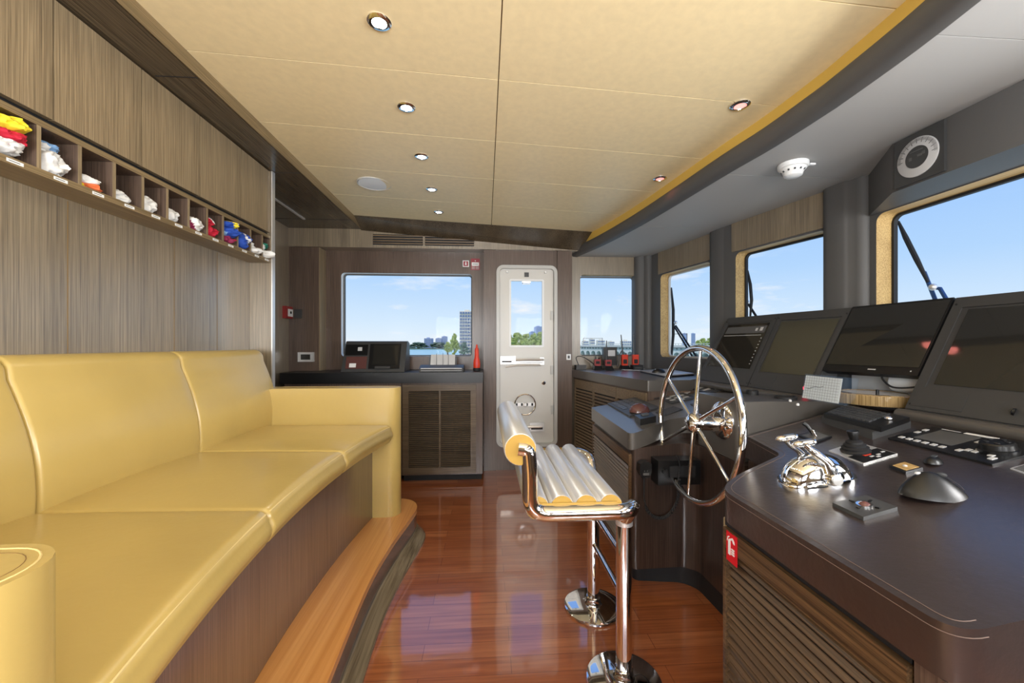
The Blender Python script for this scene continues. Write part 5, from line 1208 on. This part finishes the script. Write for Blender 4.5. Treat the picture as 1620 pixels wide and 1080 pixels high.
bm = new(); box(bm, a[0], b_[0], 3.97, 4.03, 1.04, b_[2]); box(bm, (a[0] + b_[0]) / 2 - .02, (a[0] + b_[0]) / 2 + .02, 3.98, 4.02, 1.001, 1.04); link('case', bm, 'black', t, bev=.003)
bm = new(); box(bm, a[0] + .045, b_[0] - .02, 3.967, 3.97, b_[2] - .09, b_[2] - .03); link('display', bm, 'key', t)
bm = new(); tube(bm, [(b_[0] + .012, 3.99, 1.03), (b_[0] + .03, 3.99, 1.14), (b_[0] + .055, 3.985, 1.19)], .006, 8); link('antenna', bm, 'black', t)
t = thing('charger_box', (.97, 3.95, 1.0), 'dark charger box at the left end of the chart table', 'charger')
bm = new(); box(bm, .90, 1.0, 3.90, 3.99, 1.001, 1.045); link('case', bm, 'black', t, bev=.004)
bm = new(); tube(bm, smooth_path([(.93, 3.93, 1.045), (.91, 3.95, 1.12), (.97, 3.97, 1.13), (1.06, 3.96, 1.08), (1.12, 3.93, 1.02)], 6), .004, 6); link('cable', bm, 'blackm', t)
t = thing('binocular_case', (1.50, 3.85, 1.0), 'small dark pouch between the red radios and the window post', 'case')
bm = new(); box(bm, 1.44, 1.54, 3.80, 3.88, 1.001, 1.05); link('pouch', bm, 'blackm', t, bev=.012, bseg=3)
bm = new(); box(bm, 1.455, 1.525, 3.795, 3.80, 1.015, 1.03); link('flap', bm, 'bezel', t)
P = [on(*p) for p in ((983, 585), (1012, 586), (1022, 583), (999, 579))]
bm = new(); prism(bm, [p[:2] for p in P], 1.001, 1.004); link('paper_sheet', bm, 'white', label='white paper sheet lying on the chart table', cat='paper')
P = [on(*p) for p in ((940, 584), (985, 586), (990, 583.5), (955, 582))]
bm = new(); prism(bm, [p[:2] for p in P], 1.001, 1.003); link('chart_sheet', bm, 'dscreen', label='grey chart sheet left of the white paper on the chart table', cat='paper')
t = thing('laptop', (1.30, 3.0, 1.0), 'closed grey laptop lying on the chart table behind the steering wheel', 'laptop')
P = [on(*p) for p in ((1013, 589), (1052, 597.5), (1098, 594), (1056, 586.5))]; pl = [p[:2] for p in P]
bm = new(); prism(bm, pl, 1.001, 1.012); link('base', bm, 'black', t, bev=.002)
bm = new(); prism(bm, pl, 1.0125, 1.020); link('lid', bm, 'steel', t, bev=.002)
t = thing('mouse', (1.32, 3.2, 1.02), 'black computer mouse resting on the closed laptop', 'mouse')
c = on(1042, 589, 1.022); bm = new(); blob(bm, (c[0], c[1], 1.0205), .055, .038, .036, 20, 12, lambda p: Vector((p.x, p.y, max(p.z, 0)))); link('shell', bm, 'black', t, smooth=60)
bm = new(); blob(bm, (c[0] - .028, c[1] - .006, 1.046), .010, .005, .006, 10, 6); link('wheel', bm, 'key', t)
# ================================================================== RUDDER INDICATOR BOX OVER THE CENTRE WINDOW
t = thing('overhead_box', (1.95, 1.45, 1.93), 'dark grey padded overhead box above the centre window', 'box')
pl = [(2.075, 2.03), (1.86, 1.705), (1.86, 1.195), (2.075, .87)]
bm = new(); a_, b_ = prism(bm, pl, 1.945, 2.167)
link('body', bm, 'grey', t, bev=.006, bseg=3)
t = thing('rudder_indicator', (1.855, 1.58, 1.95), 'round white scaled rudder angle indicator on the overhead box', 'gauge')
yc, zc_ = 1.585, 2.053
bm = new(); box(bm, 1.846, 1.859, yc - .098, yc + .098, 1.953, 2.160); link('plate', bm, 'bezel', t, bev=.002)
bm = new(); lathe(bm, [(.082, 0), (.082, .004), (.080, .005), (.0, .005)], (1.846, yc, zc_), (-1, 0, 0), 48); dl = link('dial', bm, 'key', t)
bm = new(); lathe(bm, [(.0455, 0.005), (.0455, .0065), (0, .0066)], (1.846, yc, zc_), (-1, 0, 0), 36); link('dial_centre', bm, 'bezel', dl)
bm = new()
for k in range(-26, 27):
    a = math.radians(90 + k * 3.6); r0 = .066 if k % 5 else .058
    p = lambda r: Vector((1.8405, yc - r * math.cos(a), zc_ + r * math.sin(a))); tube(bm, [p(r0), p(.079)], .0006 if k % 5 else .001, 4)
link('scale_mark', bm, 'blackm', dl)
bm = new(); box(bm, 1.838, 1.8394, yc - .026, yc + .026, zc_ + .024, zc_ + .028); box(bm, 1.838, 1.8394, yc - .022, yc - .004, zc_ - .002, zc_ + .008); link('lettering', bm, 'dscreen', dl)
bm = new(); box(bm, 1.8385, 1.8394, yc + .018, yc + .030, zc_ - .008, zc_ + .006); box(bm, 1.8385, 1.8394, yc - .034, yc - .022, zc_ + .002, zc_ + .014); link('side_mark', bm, 'dscreen', dl)
# ================================================================== WIPERS OUTSIDE
def wiper(lb, blade, arms, hub, wd=.012, m='blackm'):
    t = thing('windshield_wiper', tuple(blade[0]), lb, 'wiper', 'windshield wipers')
    bm = new(); tube(bm, blade, [wd * .5] + [wd] * (len(blade) - 2) + [wd * .6], 8); link('blade', bm, m, t)
    for a in arms: bm = new(); tube(bm, a, .009, 8); link('arm', bm, m, t)
    bm = new(); blob(bm, hub, .018, .018, .018, 12, 8); link('joint', bm, 'steel', t)
    e_ = Vector(arms[0][-1]); bm = new(); tube(bm, [e_ + Vector((.015, 0, 0)), e_ + Vector((-.055 if e_.x < 2.1 else -.08, 0, 0))], .014, 10); link('spindle', bm, 'blackm', t)
ax = lambda px, py, x: Vector(AX(px, py, x))
wiper('black wiper with two thin arms outside the window left of the steering wheel', [ax(1062, 455, 2.02), ax(1065, 490, 2.02), ax(1065, 530, 2.02), ax(1062, 568, 2.02)], [[ax(1064, 512, 2.03), ax(1104, 578, 2.03)], [ax(1069, 515, 2.03), ax(1109, 575, 2.03)]], ax(1069, 510, 2.02), .017)
wiper('black wiper outside the window above the first two monitors', [ax(1183, 428, 2.12), ax(1187, 450, 2.12), ax(1189, 475, 2.12), ax(1187, 500, 2.12)], [[ax(1182, 478, 2.13), ax(1235, 560, 2.13)]], ax(1182, 478, 2.12), .012)
M['wipb'] = mat('wiper_blue_steel', srgb(52, 84, 136), .35, .6)
wiper('slanting dark wiper on a blue arm outside the centre window', [ax(1421, 350, 2.26), ax(1433, 376, 2.26), ax(1450, 410, 2.26), ax(1468, 446, 2.26)], [[ax(1462, 430, 2.27), ax(1510, 550, 2.27)], [ax(1474, 456, 2.27), ax(1487, 456, 2.27), ax(1500, 478, 2.27)]], ax(1476, 454, 2.26), .012)
for o in COL.objects:
    if o.name.startswith('arm') and o.parent and o.parent.name == 'windshield_wiper.002': o.data.materials[0] = M['wipb']
# ================================================================== OUTSIDE: SHORES, TOWERS, BRIDGE, TREES
M['tower'] = mat('tower_concrete', srgb(168, 182, 210), .6); M['tglass'] = mat('tower_glass', srgb(104, 124, 156), .2)
M['conc'] = mat('bridge_concrete', srgb(196, 198, 190), .7, var=.15, vscale=.05); M['concd'] = mat('bridge_shade_concrete', srgb(120, 128, 124), .8)
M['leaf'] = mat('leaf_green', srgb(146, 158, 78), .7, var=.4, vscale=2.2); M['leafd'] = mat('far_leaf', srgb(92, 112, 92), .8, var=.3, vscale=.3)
M['bark'] = mat('bark', srgb(90, 74, 58), .8); M['sand'] = mat('pale_wall', srgb(226, 216, 196), .8)
def tower(px0, px1, pyt, Y, lb, floors, bays, g=None, m='tower', depth=18):
    a = AY(px0, pyt, Y); b_ = AY(px1, pyt, Y); x0, x1, zt = a[0], b_[0], a[2]
    t = thing('apartment_tower', ((x0 + x1) / 2, Y, SEA), lb, 'building', g)
    bm = new(); box(bm, x0, x1, Y, Y + depth, SEA, zt); link('facade', bm, m, t)
    bm = new(); h = (zt - SEA) / floors
    for j in range(floors):
        for i in range(bays):
            u0 = x0 + (x1 - x0) * (i + .14) / bays; u1 = x0 + (x1 - x0) * (i + .86) / bays
            box(bm, u0, u1, Y - .4, Y - .02, SEA + h * (j + .2), SEA + h * (j + .75))
    link('window', bm, 'tglass', t, smooth=0)
    bm = new(); box(bm, x0 + (x1 - x0) * .3, x0 + (x1 - x0) * .6, Y + 2, Y + depth * .7, zt, zt + (x1 - x0) * .12); link('roof_block', bm, m, t)
G1 = 'far bluish towers across the bay'
tower(671, 684, 535, 900, 'far bluish tower, left of the three across the bay', 12, 5, G1)
tower(689, 698, 535, 905, 'far bluish tower, middle of the three across the bay', 12, 4, G1)
tower(698.5, 707, 532, 930, 'far bluish tower, right and tallest of the three across the bay', 14, 3, G1)
tower(727, 752, 492, 150, 'large pale apartment tower behind the right edge of the far left window', 18, 6, None, 'sand', 12)
tower(840, 846, 524, 400, 'lilac tower left of a taller one seen through the door window', 14, 3, 'towers through the door window')
tower(848, 858, 516, 420, 'taller lilac tower seen through the door window', 16, 4, 'towers through the door window')
tower(1081, 1087, 527, 800, 'left of two small grey towers beyond the bridge', 10, 3, 'towers beyond the bridge', 'tower', 4)
tower(1095, 1100, 527, 820, 'right of two small grey towers beyond the bridge', 10, 3, 'towers beyond the bridge', 'tower', 4)
def tree(px, py, w_, h_, Y, lb, m, nm='tree', g=None, seed=0, zb=SEA):
    from mathutils import noise
    rnd = random.Random(seed); p = AY(px, py, Y); zt = p[2]; s = Y / 630 * 1.0
    W_ = w_ * s; H_ = h_ * s; t = thing(nm, (p[0], Y, SEA), lb, 'tree', g)
    bm = new(); tube(bm, [(p[0], Y, SEA - .5), (p[0], Y, zt - H_ * .5)], W_ * .06, 6); link('trunk', bm, 'bark', t)
    bm = new()
    for k in range(46):
        a = rnd.random() * 2 * PI; r = rnd.random() ** .5; zz_ = rnd.random(); q_ = W_ * (.09 + .06 * rnd.random()); of = Vector((k, seed, k * .7))
        blob(bm, (p[0] + W_ * .42 * r * math.cos(a) * (1.15 - .75 * zz_ ** 1.5), Y + W_ * .3 * r * math.sin(a), zt - H_ * (.08 + .86 * (1 - zz_))), q_, q_, min(q_, H_ * .12), 8, 6, lambda v: v * (1 + .7 * noise.noise(v * (3.5 / q_) + of)))
    link('crown', bm, m, t, smooth=0)
tree(719, 526, 17, 36, 140, 'yellow green tree at the shore in front of the pale tower', 'leaf', seed=3)
tree(708, 541, 14, 16, 150, 'low round shrub left of the tree at the shore', 'leaf', seed=4)
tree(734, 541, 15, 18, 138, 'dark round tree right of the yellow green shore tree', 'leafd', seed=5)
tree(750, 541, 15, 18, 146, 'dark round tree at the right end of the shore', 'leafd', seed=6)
for i, (px, py, w_, h_) in enumerate(((806, 529, 22, 22), (818, 526, 22, 24), (832, 528, 20, 22), (844, 527, 20, 24), (855, 524, 20, 26))):
    tree(px, py, w_, h_, 60 + 4 * i, ['leftmost yellow green tree through the door window', 'second yellow green tree from the left through the door window', 'middle yellow green tree through the door window', 'fourth yellow green tree from the left through the door window', 'rightmost yellow green tree through the door window'][i], 'leaf', g='trees through the door window', seed=10 + i)
for i, (px, w_) in enumerate(((634, 34), (662, 34), (694, 34), (722, 34))):
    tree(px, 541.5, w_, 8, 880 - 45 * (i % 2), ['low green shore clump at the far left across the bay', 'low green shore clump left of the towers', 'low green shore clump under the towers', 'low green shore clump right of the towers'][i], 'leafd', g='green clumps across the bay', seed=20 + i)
for i, (px, w_) in enumerate(((1112, 14), (1123, 14), (1135, 16), (1104, 10), (1147, 16))):
    tree(px, [535, 534, 533, 538, 534][i], w_, 12, 300 + 12 * i, ['green tree beyond the bridge, first right of the grey towers', 'green tree beyond the bridge, second from the right', 'green tree beyond the bridge beside the post', 'smallest green tree beyond the bridge', 'green tree beyond the bridge, behind the post'][i], 'leaf', g='trees beyond the bridge', seed=30 + i)
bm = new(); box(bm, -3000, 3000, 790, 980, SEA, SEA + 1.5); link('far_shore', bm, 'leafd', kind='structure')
a = AY(702, 545, 145); bm = new(); box(bm, a[0], AY(775, 545, 145)[0], 136, 170, SEA, SEA + 1.0); link('near_shore', bm, 'sand', kind='structure')
# bridge with arches
t = thing('arch_bridge', (60, 100, SEA), 'long pale concrete bridge with arches crossing behind the right hand windows', 'bridge')
p0 = Vector(AY(895, 545, 350)); p1 = Vector(AY(1185, 545, 205)); p0.z = p1.z = 0; DU = (p1 - p0); ln = DU.length; DU.normalize(); DV = Vector((-DU.y, DU.x, 0))
if DV.y < 0: DV = -DV
span = 6.6; n_ = int(ln / span); zt = .9
bm = new()
for i in range(n_):
    prof = [(0, SEA), (0, zt), (span, zt), (span, SEA)] + [(span * (.5 + .41 * math.cos(PI * k / 10)), SEA + .1 + 4.2 * math.sin(PI * k / 10) ** .7) for k in range(11)]
    A_ = [bm.verts.new(p0 + DU * (i * span + u) + Vector((0, 0, z))) for u, z in prof]; B_ = [bm.verts.new(p0 + DU * (i * span + u) + DV * 12 + Vector((0, 0, z))) for u, z in prof]
    bm.faces.new(A_); bm.faces.new(B_[::-1])
    for k in range(len(prof)): bm.faces.new((A_[k], A_[(k + 1) % len(prof)], B_[(k + 1) % len(prof)], B_[k]))
link('deck_and_arches', bm, 'conc', t, smooth=0)
def along(bm, u0, u1, w0, w1, z0, z1): hexa(bm, [p0 + DU * u + DV * w_ + Vector((0, 0, z)) for z in (z0, z1) for u, w_ in ((u0, w0), (u1, w0), (u1, w1), (u0, w1))])
bm = new(); along(bm, 0, n_ * span, -1.2, 0, -1.0, -.4)
for i in range(n_ * 2): along(bm, i * span / 2, i * span / 2 + .5, -.9, 0, -1.9, -1.0)
link('pipe_ledge', bm, 'concd', t, smooth=0)
bm = new()
for i in range(n_ * 3): along(bm, i * span / 3, i * span / 3 + .25, 0, .3, zt, zt + 1.0)
along(bm, 0, n_ * span, 0, .3, zt + .9, zt + 1.15); link('railing', bm, 'conc', t, smooth=0)
bm = new(); q0 = p0 - DV * 26 - DU * 20; hexa(bm, [q0 + DU * u + DV * w_ + Vector((0, 0, z)) for z in (SEA, SEA + .5) for u, w_ in ((0, 0), (78, 0), (78, 16), (0, 16))]); link('quay', bm, 'sand', kind='structure')
for i, (pa, pb, py, Y_) in enumerate(((922, 931, 539, 640), (934, 941, 536, 660), (946, 957, 538, 650), (964, 972, 540, 645), (984, 999, 539, 655))):
    tower(pa, pb, py, Y_, ['pale low city block at the left edge of the window right of the door', 'tallest pale city block beyond the bridge gantry', 'pale low city block in the gantry middle, beyond the bridge', 'small pale city block behind the black display box', 'wide pale city block behind the red radio antennas'][i], 4, 5, 'pale city blocks beyond the bridge', 'sand', 10)
def gantry(pxa, pxb, pyt, Y, lb):
    a = AY(pxa, pyt, Y); b_ = AY(pxb, pyt, Y); t = thing('lamp_gantry', (a[0], Y, .6), lb, 'mast')
    bm = new(); tube(bm, [(a[0], Y, zt), (a[0], Y, a[2] + .4)], .22, 6); link('mast', bm, 'bark', t)
    bm = new(); tube(bm, [(b_[0], Y, zt), (b_[0], Y, a[2] + .4)], .22, 6); link('mast', bm, 'bark', t)
    bm = new(); tube(bm, [(a[0], Y, a[2]), (b_[0], Y, a[2])], .16, 6); link('beam', bm, 'bark', t)
gantry(923, 953, 535, 345, 'thin road gantry on the bridge seen through the window right of the door')
gantry(1064, 1087, 528, 245, 'thin road gantry on the bridge in front of the grey towers')
